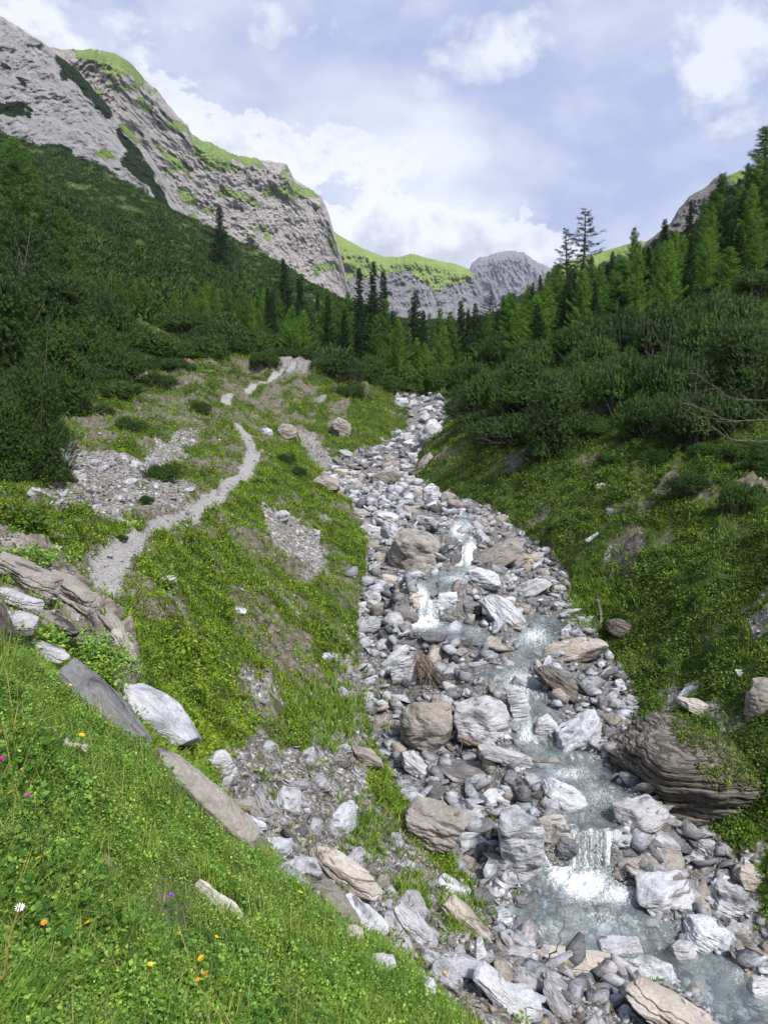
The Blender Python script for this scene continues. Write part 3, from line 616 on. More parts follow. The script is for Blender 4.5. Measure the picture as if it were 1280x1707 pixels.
BL = [
 (1152,1286,308,238,7,'layered','huge dark boulder of thin rock layers with a grassy cap beside the stream',dict(strata=.020,freq=15,sharp=9,depth=.9,roughn=.02,yaw=10)),
 (692,918,112,88,20,'brown','large streaky grey-brown boulder left of the upper falls',dict(strata=.02,sharp=12)),
 (710,1214,98,118,-6,'brown','rounded brown boulder left of the rough block above the fallen branch',dict(strata=.015,sharp=12,base=.8)),
 (806,1203,108,92,4,'grey','rough broken block with a pale plate on its right, above the fallen branch',dict(strata=.02,sharp=22,base=.75)),
 (868,1185,44,92,-8,'white','thin white plate leaning on the right side of the rough block',dict(depth=.6)),
 (712,1374,132,112,22,'brown','big rounded brown boulder at the foot of the grassy gully edge',dict(strata=.022,sharp=12,base=.7,freq=9)),
 (868,1412,86,142,-3,'grey','tall upright square block standing left of the waterfall',dict(strata=.018,sharp=26,base=.85)),
 (906,1400,38,92,4,'brown','narrow brown shoulder of rock between the upright block and the waterfall',dict(strata=.02,sharp=20,base=.8)),
 (955,1084,118,58,-12,'tan','long smooth tan boulder with a dark crack, upstream on the right bank',dict(sharp=14,base=.5)),
 (928,1137,108,46,36,'layered','thick tilted slab with layered sides in mid-stream',dict(strata=.03,freq=6,sharp=22,roughn=.03)),
 (882,1144,66,44,22,'grey','dark-sided grey boulder just left of the thick tilted slab',dict()),
 (858,1160,46,28,20,'tan','small yellowish boulder under the dark-sided grey boulder',dict()),
 (966,1228,98,74,-35,'white','white boulder with brown diagonal streaks at the pool edge',dict(strata=.03,freq=8,sharp=20)),
 (838,1022,84,58,42,'white','pale fractured boulder below the split-topped white boulder',dict(strata=.03,sharp=20)),
 (802,967,72,48,8,'white','split-topped white boulder beside the upper cascade',dict(strata=.03,sharp=22)),
 (745,1001,38,36,0,'white','rounded egg-like white boulder between the two upper falls',dict(strata=0,sharp=8)),
 (783,1021,42,42,0,'dark','dark blocky boulder right of the egg-like white boulder',dict(sharp=18)),
 (748,1032,36,24,10,'dark','dark wet boulder in the pool under the egg-like white boulder',dict()),
 (722,1127,84,48,52,'layered','dark layered slab with dry roots draped over its top',dict(strata=.03,freq=7)),
 (674,1122,52,66,-10,'grey','flat-faced grey slab leaning left of the root-draped slab',dict(sharp=24,depth=.5)),
 (658,1098,60,24,-42,'white','narrow pale slab leaning above the flat-faced grey slab',dict(depth=.5)),
 (826,1337,60,50,-8,'white','bright white boulder leaning behind the upright block',dict(strata=0.01,sharp=12)),
 (938,1326,80,50,24,'white','smooth white boulder at the left edge of the lower pool',dict(strata=.01,sharp=12)),
 (925,1290,66,30,14,'grey','smooth flat blue-grey boulder under the tip of the fallen branch',dict(strata=0,sharp=9)),
 (925,1372,44,28,-4,'tan','small rounded tan boulder at the lip of the waterfall',dict(strata=0,sharp=9)),
 (948,1392,44,34,-10,'tan','small brown boulder wedged under the lip of the waterfall',dict()),
 (1070,1360,108,68,-4,'grey','rough grey boulder leaning on the foot of the huge layered boulder',dict(strata=.02,sharp=14)),
 (1040,1398,54,28,-8,'grey','small flat stone balanced above the brown waterfall boulder',dict()),
 (1095,1400,74,38,22,'grey','arched grey stone behind the brown waterfall boulder',dict()),
 (1078,1432,124,66,2,'brown','rounded brown boulder overhanging the right of the waterfall',dict(strata=.015,sharp=10,base=.4)),
 (1108,1490,122,72,-6,'white','large smooth white-grey boulder right of the splash pool',dict(strata=.01,sharp=9,base=.55)),
 (1180,1560,80,72,28,'white','pale rounded block with a dark undercut at the right edge of the lower pool',dict(sharp=14)),
 (1220,1500,80,66,18,'grey','grey wedge-shaped boulder beside the tan boulder at right edge',dict(sharp=16)),
 (1252,1464,58,50,12,'tan','pale tan boulder at the right edge below the huge layered boulder',dict()),
 (1245,1450,40,40,0,'grey','small grey boulder tucked behind the tan boulder at right edge',dict()),
 (1208,1638,110,56,0,'white','pale square-edged block half drowned at the bottom right',dict(sharp=22)),
 (1080,1622,112,48,4,'grey','flat grey slab lying on the ledge at the bottom of the pool',dict(sharp=22,strata=.01)),
 (960,1604,150,50,12,'tan','long tan ledge rock closing the lower pool',dict(sharp=14,strata=.03)),
 (1120,1690,210,66,30,'tan','brown streaked ledge with a grass tuft at the bottom edge',dict(sharp=14,strata=.04,freq=10)),
 (1262,1670,60,90,10,'white','pale drowned block in the bottom right corner',dict()),
 (1205,1562,40,50,60,'grey','narrow grey stone beside the pale rounded block',dict()),
 (1140,1600,50,80,-10,'grey','wet blue-grey slab between the flat slab and the drowned block',dict(strata=.01)),
 (910,1217,46,58,0,'white','white notched boulder in the current beside the streaked white boulder',dict()),
 (845,1262,118,34,14,'grey','pale slab lying under the fallen branch',dict(sharp=20)),
 (950,1521,56,26,5,'dark','dark rock breaking the surface of the splash pool',dict(d=7.5)),
 (1030,1575,86,34,0,'grey','submerged slab with water sliding over it',dict(d=7.05,sharp=18)),
 (790,1290,150,50,6,'dark','dark undercut rock in the shade under the fallen branch',dict(base=.4)),
 (262,1190,182,78,38,'grey','big smooth grey slab lying across the grassy slope',dict(strata=.008,sharp=14,roughn=.03,base=.6,depth=1.2)),
 (172,1182,210,72,46,'dark','long dark-grey slab sunk in grass left of the big smooth slab',dict(strata=.01,sharp=16,base=.3)),
 (366,1302,64,98,4,'grey','upright fluted boulder with a drip-like base above the gully',dict(strata=.05,freq=3,sharp=12,dz=.08,base=.2)),
 (340,1372,245,70,42,'brown','long brown rock edge between the meadow and the gully',dict(strata=.015,sharp=14,base=-.25,dz=.16,roughn=.08)),
 (585,1462,170,54,33,'tan','long pale weathered slab lying down the gully',dict(strata=.04,freq=8,sharp=22)),
 (690,1540,110,36,45,'grey','narrow grey slab below the long weathered slab',dict(sharp=20)),
 (507,1455,86,58,18,'grey','rounded blue-grey boulder at the head of the gully debris',dict(sharp=12)),
 (464,1415,60,46,-8,'white','white boulder with a brown underside in the gully debris',dict(sharp=16)),
 (420,1376,64,30,15,'white','flat pale stone above the white gully boulder',dict(sharp=20)),
 (400,1342,50,28,-5,'brown','small brown stone at the base of the upright fluted boulder',dict()),
 (604,1530,112,56,32,'white','broad pale slab with fine streaks at the edge of the meadow',dict(sharp=16)),
 (586,1560,60,34,35,'tan','tan stone below the broad pale slab',dict()),
 (636,1604,50,36,8,'grey','round grey stone in the grass at the meadow edge',dict(strata=0,sharp=8)),
 (28,1038,76,46,4,'grey','pale flat slab on the bare rock at the left edge',dict(sharp=20)),
 (52,1076,150,34,18,'grey','blue-grey slab under the bare rock at the left edge',dict(sharp=18)),
 (478,722,36,38,0,'brown','brown boulder beside the path where the side gully starts',dict()),
 (446,722,20,20,0,'white','small white boulder beside the bend of the path',dict(cat='stone')),
 (570,714,36,40,20,'brown','furrowed brown boulder on the green mound',dict(strata=.05)),
 (718,826,30,46,-6,'white','upright pale rock under the right bank upstream',dict(strata=.03)),
 (746,832,26,34,10,'brown','brown rock beside the upright pale rock upstream',dict()),
 (716,722,52,38,-55,'white','pale tilted rock wall at the head of the boulder bed',dict(sharp=20)),
 (706,775,46,22,-55,'brown','brown slab lying along the right bank far upstream',dict()),
 (668,672,30,24,10,'grey','pale boulder at the far end of the stream bed',dict()),
 (642,796,52,34,-24,'brown','pointed grey-brown boulder in the far boulder bed',dict()),
 (547,806,52,36,22,'brown','brown boulder at the foot of the side gully',dict()),
 (645,862,44,26,8,'white','rounded pale boulder upstream of the large streaky boulder',dict()),
 (620,884,44,28,10,'white','smooth pale boulder left above the large streaky boulder',dict()),
 (566,788,34,18,-4,'tan','flat tan boulder at the far left of the boulder bed',dict()),
 (830,925,96,46,-28,'brown','long brown slab behind the right bank boulders',dict(sharp=20)),
 (862,938,56,42,-10,'tan','pale broken boulder in front of the long brown slab',dict(sharp=18)),
 (850,965,34,34,0,'grey','grey cobble-like boulder right of the split-topped white boulder',dict()),
 (884,982,72,34,-24,'grey','smooth grey boulder leaning under the grassy right bank',dict()),
 (896,1006,46,40,0,'dark','dark boulder above the quiet pool on the right',dict()),
 (934,1011,30,24,0,'grey','blue-grey stone above the quiet pool on the right',dict()),
 (803,876,30,28,-12,'brown','brown boulder at the grassy foot of the right bank upstream',dict()),
 (770,886,44,26,-40,'grey','leaning grey slab beside the uppermost cascade',dict()),
 (754,908,26,30,-30,'dark','dark slab on the left of the uppermost cascade',dict()),
 (762,930,22,34,0,'dark','dark wet rock between the cascade and the large streaky boulder',dict()),
 (1036,1050,64,42,20,'layered','layered boulder under the grass tuft of the right bank',dict(strata=.03)),
 (650,970,50,30,20,'tan','flat tan boulder under the large streaky boulder',dict()),
 (620,1000,34,40,10,'grey','grey boulder at the edge of the left grass bank',dict()),
 (640,1240,0,0,0,'','',{}),
 (676,1024,50,34,24,'dark','dark boulder just left of the small left-hand waterfall',dict()),
 (690,1003,40,36,0,'tan','brown block the small left-hand waterfall runs over',dict(sharp=20)),
 (716,1040,34,22,0,'tan','tan stone in the splash of the small left-hand waterfall',dict()),
 (548,1098,34,26,25,'white','rounded white stone poking from the left grass bank',dict(cat='stone')),
 (692,1276,80,44,40,'grey','grey layered slab below the rounded brown boulder',dict(strata=.03,freq=7,sharp=22)),
 (612,1262,70,36,35,'brown','flat brown slab at the edge of the loose debris',dict(sharp=20)),
 (638,1204,44,30,-20,'brown','small rusty-brown slab among the pebbles left of the rounded brown boulder',dict(sharp=20)),
 (758,1482,78,34,32,'white','long white stone at the left edge of the splash pool',dict()),
 (775,1530,112,42,42,'tan','pale tan rock with a grass tuft on its lower side',dict()),
 (832,1488,50,24,20,'white','small pale slab on the left shore of the splash pool',dict()),
 (838,1532,46,46,0,'white','pointed white stone at the left shore of the splash pool',dict()),
 (870,1510,44,36,12,'dark','dark wet rock on the left shore of the splash pool',dict()),
 (846,1470,30,40,30,'grey','small dark-tipped stone at the foot of the upright block',dict()),
 (790,1408,60,40,0,'grey','blue-grey slab in the hollow left of the upright block',dict(strata=0)),
 (800,1385,56,34,-30,'dark','dark slab under the bright white boulder',dict()),
 (1162,1432,52,28,18,'grey','thin pale slab in the brown puddle',dict()),
 (1190,1408,84,24,10,'grey','dark wet flat slab under the huge layered boulder',dict()),
 (1150,1152,60,24,-36,'white','pale slab sticking out of the right bank above the layered boulder',dict()),
 (1165,1178,84,34,18,'tan','rough pinkish rock behind the huge layered boulder',dict()),
 (1272,1170,60,90,0,'brown','brown rock face at the right edge above the huge layered boulder',dict()),
 (830,1652,130,48,46,'white','big pale streaked slab at the bottom of the debris fan',dict(sharp=20)),
 (800,1592,26,66,-8,'white','narrow upright stone in the debris fan',dict(cat='stone')),
 (862,1668,90,60,20,'white','broad whitish boulder at the bottom edge of the debris fan',dict()),
 (720,1600,40,24,40,'grey','small grey stone in the middle of the debris fan',dict(cat='stone')),
 (712,1650,36,54,10,'white','pale upright shard at the grassy edge of the debris fan',dict(cat='stone')),
 (60,820,24,20,10,'grey','pale angular block on the scree above the path',dict(cat='stone')),
 (214,873,26,12,15,'white','low white stone beside the path edge',dict(cat='stone')),
 (95,893,40,14,25,'white','flat white slab in the grass above the bare rock',dict(cat='stone')),
 (282,970,26,26,0,'grey','dark grey pointed stone in the grass below the path',dict(cat='stone')),
 (396,1018,34,18,15,'white','split white stone in the middle of the left grass slope',dict(cat='stone')),
 (998,1000,0,0,0,'','',{}),
 (986,896,30,9,-34,'white','thin white slab on the dark green right bank',dict(cat='stone')),
 (1000,810,22,12,-20,'grey','small grey slab high on the right bank',dict(cat='stone')),
 (830,708,30,34,-10,'brown','brown rock jutting from the right bank below the shrubs',dict()),
 (1020,855,30,18,10,'dark','dark stone in the moss of the right bank',dict(cat='stone')),
 (1235,1122,26,14,0,'white','small white stone in the right bank vegetation',dict(cat='stone')),
 (1262,1060,0,0,0,'','',{}),
 (120,985,120,46,38,'brown','brownish slab dipping down from the path end on the bare rock',dict(sharp=22,strata=.03,freq=10)),
 (45,960,120,50,30,'brown','pinkish brown slab at the top left of the bare rock',dict(sharp=22,strata=.03,freq=10)),
 (175,1030,110,44,52,'brown','brown slab on the right edge of the bare rock outcrop',dict(sharp=22,strata=.03,freq=10)),
 (95,1040,90,36,28,'layered','brown rough block in the middle of the bare rock outcrop',dict(sharp=20,strata=.03,freq=9)),
 (205,1075,80,30,58,'tan','narrow tan slab pointing to the big smooth slab',dict(sharp=22,strata=.03,freq=9)),
 (30,1000,90,30,20,'grey','greyish slab along the left edge on the bare rock',dict(sharp=22,strata=.03,freq=9)),
 (170,1070,24,20,0,'white','small white stone in front of the bare rock outcrop',dict(cat='stone')),
 (945,1412,40,40,0,'dark','dark wet rock at the left side of the waterfall curtain',dict(d=8.2)),
 (1045,1420,40,44,0,'dark','dark wet rock at the right side of the waterfall curtain',dict(d=8.25)),
 (985,1384,34,14,0,'dark','flat dark stone splitting the lip of the waterfall',dict(d=8.36)),

]
taken = []
for i, (u, v, w_, h_, tl, mt, lb, kw) in enumerate(BL):
    if not w_: continue
    kw = dict(kw); cat_ = kw.pop('cat', 'boulder')
    o = place_rock(u, v, w_, h_, tl, mt, lb, i, cat=cat_, name='boulder' if cat_ == 'boulder' else 'stone', **kw)
    taken.append((o.location.x, o.location.y, .5 * w_ * o.location.y / FOC))
    if i == 0: BIG = o
TK_ = np.array(taken)

# ---- loose rocks of the bed: copies of fourteen blocks
protos = []
for k in range(14):
    fl = [.42, .55, .7, .35][k % 4]
    protos.append(rock_mesh('stone', (1.0, .5 + .35 * ((k * 7) % 5) / 5, fl), 300 + k, 18, .02 if k % 3 else .0, roughn=.05, hi=False))
mats = ['grey', 'white', 'grey', 'grey', 'brown', 'white', 'tan', 'grey', 'white', 'grey', 'grey', 'brown', 'dark', 'grey']
for me_, mt in zip(protos, mats): me_.materials.append(RM[mt])
def sample(n, dmin, dmax, p=2.0, ur=(-80, 1360), rng=RNG):
    """points on the terrain, density falling with distance"""
    d = np.exp(rng.uniform(math.log(dmin), math.log(dmax), n)) if p == 2.0 else (dmin ** (2 - p) + rng.uniform(0, 1, n) * (dmax ** (2 - p) - dmin ** (2 - p))) ** (1 / (2 - p))
    a = (rng.uniform(*ur, n) - 640) / FOC
    return a * d * .97, d
def inframe(x, y, z, m=40):
    u, v = to_px(x, y, z); return (u > -m) & (u < 1280 + m) & (v > -m) & (v < 1707 + m)
zones = [('bed', 215, 6.5, 62, .6, 'stones of the stream bed', 'pale angular stone lying loose among the cobbles of the stream bed'),
         ('scree', 50, 5.6, 30, .5, 'stones on the bare debris slopes', 'loose angular stone lying on a bare patch of debris on the slopes')]
cnt = 0
for zn, nn, d0_, d1_, mx_, grp, lb in zones:
    A = {'bed': bed, 'scree': np.clip(scree - .2 * path, 0, 1)}[zn]
    x, y = sample(9000, d0_, d1_); z = gz(x, y); ok = (gsample(A, x, y) > .75) & inframe(x, y, z) & (gsample(wet, x, y) < .9)
    x, y, z = x[ok], y[ok], z[ok]; n = 0
    pts = list(taken)
    for a, b, c_ in zip(x, y, z):
        if n >= nn: break
        s = float(.14 + .02 * b * .5 + (RNG.pareto(2.0)) * .13); s = min(s, .55 + .01 * b) * (1 if zn == 'bed' else .8)
        if any((a - q[0]) ** 2 + (b - q[1]) ** 2 < (q[2] * .85 + s * .45) ** 2 for q in pts): continue
        pts.append((a, b, s * .5)); k = int(RNG.integers(14)); n += 1
        o = bpy.data.objects.new('stone', protos[k]); COL.objects.link(o)
        o.location = (a, b, c_ + s * .12); o.rotation_euler = (RNG.normal() * .3, RNG.normal() * .35 + .1, RNG.uniform(0, 6.28)); o.scale = (s, s, s)
        tag(o, lb, 'stone', grp)
    taken = pts

# ---- slabs of the debris fan under the meadow edge
n = 0
for i in range(900):
    if n >= 64: break
    q = RNG.uniform(0, 1); u = 385 + q * 520 + RNG.normal() * 34; v = 1385 + q * 285 + RNG.normal() * 30 - 10
    g = hit(u, v, 3.2, 12)
    if g is None: continue
    s = float(RNG.uniform(.10, .34)) * (1 if i % 4 else 1.25)
    if any((g[0] - q_[0]) ** 2 + (g[1] - q_[1]) ** 2 < (q_[2] * .7 + s * .42) ** 2 for q_ in taken): continue
    if gsample(scree, g[0], g[1]) < .3: continue
    taken.append((g[0], g[1], s * .5)); n += 1
    o = bpy.data.objects.new('stone', protos[int(RNG.integers(14))]); COL.objects.link(o)
    o.location = (g[0], g[1], g[2] + s * .14); o.rotation_euler = (RNG.normal() * .35, RNG.normal() * .3 + .55, RNG.uniform(-.8, .8)); o.scale = (s * 1.25, s, s * .8)
    tag(o, 'broken pale slab piled in the debris fan under the meadow edge', 'stone', 'slabs of the debris fan')

# ---- cobbles and gravel: too many to count
def hull_rock(seed, flat=.55):
    rg = np.random.default_rng(seed); bm = bmesh.new()
    p = rg.normal(size=(11, 3)); p /= np.linalg.norm(p, axis=1)[:, None]; p *= rg.uniform(.8, 1.1, (11, 1)); p *= np.array([.5, .5 * rg.uniform(.55, .95), .5 * flat])
    for q in p: bm.verts.new(q)
    r = bmesh.ops.convex_hull(bm, input=list(bm.verts)); 
    dele = [g for g in r['geom_interior'] + r['geom_unused'] if isinstance(g, bmesh.types.BMVert)]
    bmesh.ops.delete(bm, geom=list(set(dele)), context='VERTS'); bmesh.ops.triangulate(bm, faces=bm.faces)
    bm.verts.ensure_lookup_table(); bm.verts.index_update()
    V = np.array([v.co[:] for v in bm.verts]); F = np.array([[v.index for v in f.verts] for f in bm.faces]); bm.free(); return V, F
def rotmats(rx, ry, rz):
    cx, sx, cy, sy, cz, sz = np.cos(rx), np.sin(rx), np.cos(ry), np.sin(ry), np.cos(rz), np.sin(rz)
    M = np.empty((len(rx), 3, 3))
    M[:, 0, 0] = cy * cz; M[:, 0, 1] = sx * sy * cz - cx * sz; M[:, 0, 2] = cx * sy * cz + sx * sz
    M[:, 1, 0] = cy * sz; M[:, 1, 1] = sx * sy * sz + cx * cz; M[:, 1, 2] = cx * sy * sz - sx * cz
    M[:, 2, 0] = -sy; M[:, 2, 1] = sx * cy; M[:, 2, 2] = cx * cy
    return M
def merge(templates, which, pos, rot, scl):
    """copies of small templates (verts, faces) merged into one vertex/face list"""
    VV, FF, off = [], [], 0
    for k, (V, F) in enumerate(templates):
        s = which == k; n = int(s.sum())
        if not n: continue
        W = np.einsum('nij,kj->nki', rot[s], V) * np.asarray(scl)[s][:, None, None] + pos[s][:, None, :]
        VV.append(W.reshape(-1, 3)); FF.append((F[None] + (np.arange(n) * len(V))[:, None, None] + off).reshape(-1, F.shape[1])); off += n * len(V)
    return np.concatenate(VV), np.concatenate(FF)
def island_mat(name, stops, rough=.85, nscale=10, detail=3, bumps=.4, bd=.02):
    m, t, out = material(name); g = t.n.new('ShaderNodeNewGeometry')
    c = t.ramp(g.outputs['Random Per Island'], stops)
    c = t.mix(.6, c, t.ramp(t.noise(g.outputs['Position'], nscale, 5, .65), [(.3, .25), (.7, .78)]), 'OVERLAY')
    principled(t, out, c, rough, t.bump(t.noise(g.outputs['Position'], nscale * 2.5, 4), bumps, bd), .25); return m
SGM = None
hr = [hull_rock(s, [.25, .4, .55, .32][s % 4]) for s in range(12)]
def cobble_mat(name, stops):
    m, t, out = material(name); g = t.n.new('ShaderNodeNewGeometry'); P = g.outputs['Position']; ri = g.outputs['Random Per Island']
    cb = t.n.new('ShaderNodeCombineXYZ'); t.link(t.math('MULTIPLY', ri, 31.0), cb.inputs[0]); t.link(t.math('MULTIPLY', ri, 77.0), cb.inputs[1])
    v = t.n.new('ShaderNodeVectorMath'); v.operation = 'ADD'; t.link(P, v.inputs[0]); t.link(cb.outputs[0], v.inputs[1])
    q = t.mapping(v.outputs[0], (1, 1, 4), rot=(R(20), R(25), 0)); n_ = t.noise(q, 9, 8, .68, .8)
    c = t.ramp(ri, stops)
    c = t.mix(.85, c, t.ramp(n_, [(.30, .08), (.45, .42), (.58, .62), (.72, .80)]), 'OVERLAY')
    principled(t, out, c, .85, t.bump(n_, .8, .03), .25); return m
GM = cobble_mat('mixed_cobbles', [(0, (.09, .088, .085)), (.2, (.18, .18, .19)), (.42, (.26, .265, .285)), (.65, (.34, .35, .38)), (.85, (.47, .48, .52)), (.93, (.26, .22, .19)), (1, (.38, .34, .30))])
GS = cobble_mat('scree_rubble', [(0, (.08, .07, .06)), (.3, (.17, .15, .13)), (.6, (.27, .25, .235)), (.85, (.42, .41, .41)), (1, (.22, .18, .14))])
def cobbles(name, A, n, d0_, d1_, smin, smax, thr=.5, lab='', flatk=1.0, p=2.0, ur=(-80, 1360), pw=2.6):
    x, y = sample(n, d0_, d1_, p, ur); z = gz(x, y)
    ok = (gsample(A, x, y) + RNG.normal(size=n) * .12 > thr) & inframe(x, y, z, 120)
    x, y, z = x[ok], y[ok], z[ok]; n = len(x)
    s = smin + (smax - smin) * RNG.power(1, n) ** pw; s = s * (.75 + .03 * y)
    M = rotmats(RNG.normal(size=n) * .4, RNG.normal(size=n) * .4 + .2, RNG.uniform(0, 6.28, n))
    V, F = merge(hr, RNG.integers(0, 12, n), np.stack([x, y, z + s * .10], 1), M, s)
    o = link(name, mesh_np(name, V, None, F), GM if name in ('cobbles', 'rubble', 'gravel', 'slope_pebbles') else GS); tag(o, lab or None, None, None, 'stuff'); return o
cobbles('cobbles', bed, 26000, 6.0, 66, .05, .24)
cobbles('rubble', np.clip(bed - .6 * wet, 0, 1), 6500, 6.2, 66, .22, .50, pw=1.5)
cobbles('gravel', bed, 52000, 5.8, 26, .02, .07)
cobbles('scree_stones', scree * (1 - .8 * path), 30000, 4.0, 40, .025, .16)
cobbles('scattered_stones', np.clip(soil + .4 * rocky, 0, 1) * .9 + .02, 9000, 4.6, 50, .02, .12, .40)
cobbles('slope_pebbles', (TK < 8) * smooth(-.05, .25, fbm(GX * .8, GY * .8, 99.0, 3)) * (1 - bed) * 1.0, 15000, 4.8, 44, .03, .11, .5)
cobbles('path_gravel', path, 9000, 8, 50, .015, .05, .5)
# ================================================================ LOW VEGETATION
def leaf_mat(name, stops, transl=.35, patch=None, rough=.6, big=1.2):
    m, t, out = material(name); g = t.n.new('ShaderNodeNewGeometry')
    c = t.ramp(g.outputs['Random Per Island'], stops)
    pn = t.noise(g.outputs['Position'], big, 4)
    c = t.mix(t.ramp(pn, [(.35, 0), (.65, .7)]), c, t.mix(1.0, c, patch or (1.25, 1.1, .8), 'MULTIPLY'))
    c = t.mix(.55, c, t.ramp(t.noise(g.outputs['Position'], big * 3.3, 4, .6), [(.35, .22), (.65, .80)]), 'OVERLAY')
    d = t.n.new('ShaderNodeBsdfPrincipled'); d.inputs['Roughness'].default_value = rough; d.inputs['Specular IOR Level'].default_value = .25; t.link(c, d.inputs['Base Color'])
    tr = t.n.new('ShaderNodeBsdfTranslucent'); t.link(t.mix(1.0, c, (1.3, 1.35, .6), 'MULTIPLY'), tr.inputs[0])
    mx = t.n.new('ShaderNodeMixShader'); mx.inputs[0].default_value = transl; t.link(d.outputs[0], mx.inputs[1]); t.link(tr.outputs[0], mx.inputs[2]); t.link(mx.outputs[0], out.inputs[0])
    return m
G_MEADOW = leaf_mat('meadow_green', [(0, (.06, .13, .02)), (.35, (.12, .24, .035)), (.7, (.18, .33, .055)), (.92, (.28, .38, .09)), (1, (.42, .38, .18))], .4, (1.35, 1.1, .8), big=3.5)
G_HERB = leaf_mat('herb_green', [(0, (.05, .13, .022)), (.5, (.12, .25, .035)), (.85, (.20, .35, .06)), (1, (.33, .42, .10))], .2, big=4.0)
G_BANK = leaf_mat('bank_green', [(0, (.05, .12, .010)), (.4, (.115, .225, .016)), (.75, (.175, .30, .025)), (.93, (.27, .31, .06)), (1, (.24, .17, .07))], .3, (1.3, 1.05, .8), big=.9)
G_HEATH = leaf_mat('heath_green', [(0, (.025, .065, .010)), (.5, (.05, .11, .014)), (.85, (.10, .15, .028)), (1, (.14, .10, .04))], .25, big=.8)
def tuft(n, seed, h=1.0, spread=.16, wd=.035, lean=.45):
    rg = np.random.default_rng(seed); V, F = [], []
    for i in range(n):
        a = rg.uniform(0, 6.28); r = rg.uniform(0, spread); bx, by = r * math.cos(a), r * math.sin(a)
        b = a + rg.normal() * .7; hh = h * rg.uniform(.45, 1.0); ln = lean * rg.uniform(.2, 1.3) * hh
        dx, dy = math.cos(b), math.sin(b); c = b + 1.57 + rg.normal() * .3; wx, wy = math.cos(c) * wd, math.sin(c) * wd
        k = len(V)
        V += [(bx - wx, by - wy, 0), (bx + wx, by + wy, 0), (bx + dx * ln * .35 + wx * .8, by + dy * ln * .35 + wy * .8, hh * .6), (bx + dx * ln * .35 - wx * .8, by + dy * ln * .35 - wy * .8, hh * .6), (bx + dx * ln, by + dy * ln, hh)]
        F += [(k, k + 1, k + 2), (k, k + 2, k + 3), (k + 3, k + 2, k + 4)]
    return np.array(V), np.array(F)
def herb(n, seed, size=.30, rad=.45, hgt=.6):
    rg = np.random.default_rng(seed); V, F = [], []
    for i in range(n):
        a = rg.uniform(0, 6.28); r = rad * math.sqrt(rg.uniform(0, 1)); c = np.array([r * math.cos(a), r * math.sin(a), hgt * rg.uniform(.25, 1)])
        d = np.array([math.cos(a + rg.normal() * .8), math.sin(a + rg.normal() * .8), rg.normal() * .35]); d /= np.linalg.norm(d)
        s = np.cross(d, [0, 0, 1.0]); s /= np.linalg.norm(s); s = s * math.cos(.0) + np.array([0, 0, 1]) * rg.normal() * .3
        L = size * rg.uniform(.6, 1.2); W = L * .36; k = len(V)
        V += [c, c + d * L * .5 + s * W - [0, 0, .02 * L], c + d * L, c + d * L * .5 - s * W]
        F += [(k, k + 1, k + 2), (k, k + 2, k + 3)]
    return np.array(V), np.array(F)
def scatter(name, temps, A, n, d0_, d1_, smin, smax, mat, thr=.5, p=2.0, tilt=.25, sink=.0, sdist=0.0, ur=(-80, 1360), lab=None, soft=.15, m=60, pw=1.0, kind='stuff', yext=None, slope=0.0):
    x, y = sample(n, d0_, d1_, p, ur); z = gz(x, y)
    ok = (gsample(A, x, y) + RNG.normal(size=n) * soft > thr) & inframe(x, y, z, m)
    x, y, z = x[ok], y[ok], z[ok]; n = len(x)
    hv = 1.0 + .9 * fbm(x * 1.7, y * 1.7, 33.0, 3) * (p < 1.9)
    s = hv * (smin + (smax - smin) * RNG.uniform(0, 1, n) ** pw); s = s * (1 + sdist * y)
    M = rotmats(RNG.normal(size=n) * tilt, RNG.normal(size=n) * tilt, RNG.uniform(0, 6.28, n))
    V, F = merge(temps, RNG.integers(0, len(temps), n), np.stack([x, y, z - sink * s], 1), M, s)
    return tag(link(name, mesh_np(name, V, None, F), mat), lab, None, None, kind)
bare = np.clip(scree + path * 1.2 + bed * 1.5 + rocky * .85 + wet, 0, 1.5)
def zonef(d0_, d1_, soft=1.0): return smooth(d0_ - soft, d0_, GY) * (1 - smooth(d1_, d1_ + soft, GY))
n_a = fbm(GX * 1.3, GY * 1.3, 70.0, 4); n_b = fbm(GX * .5, GY * .5, 80.0, 4); n_c = fbm(GX * 3, GY * 3, 90.0, 3)
green = np.clip(1 - bare, 0, 1) * (1 - .75 * soil * smooth(5, 9, GY))
near_clear = np.ones(GX.shape)
for (u_, v_, ru_, rv_, an_) in ((374, 1512, 76, 12, 34), (352, 1362, 112, 17, 42), (184, 1452, 38, 14, 58), (636, 1606, 30, 20, 0)):
    ca_, sa_ = math.cos(R(an_)), math.sin(R(an_)); du_, dv_ = GU - u_, GV - v_
    near_clear = np.where((((du_ * ca_ + dv_ * sa_) / ru_) ** 2 + ((-du_ * sa_ + dv_ * ca_) / rv_) ** 2 < 1) & (GY < 5.5), 0, near_clear)
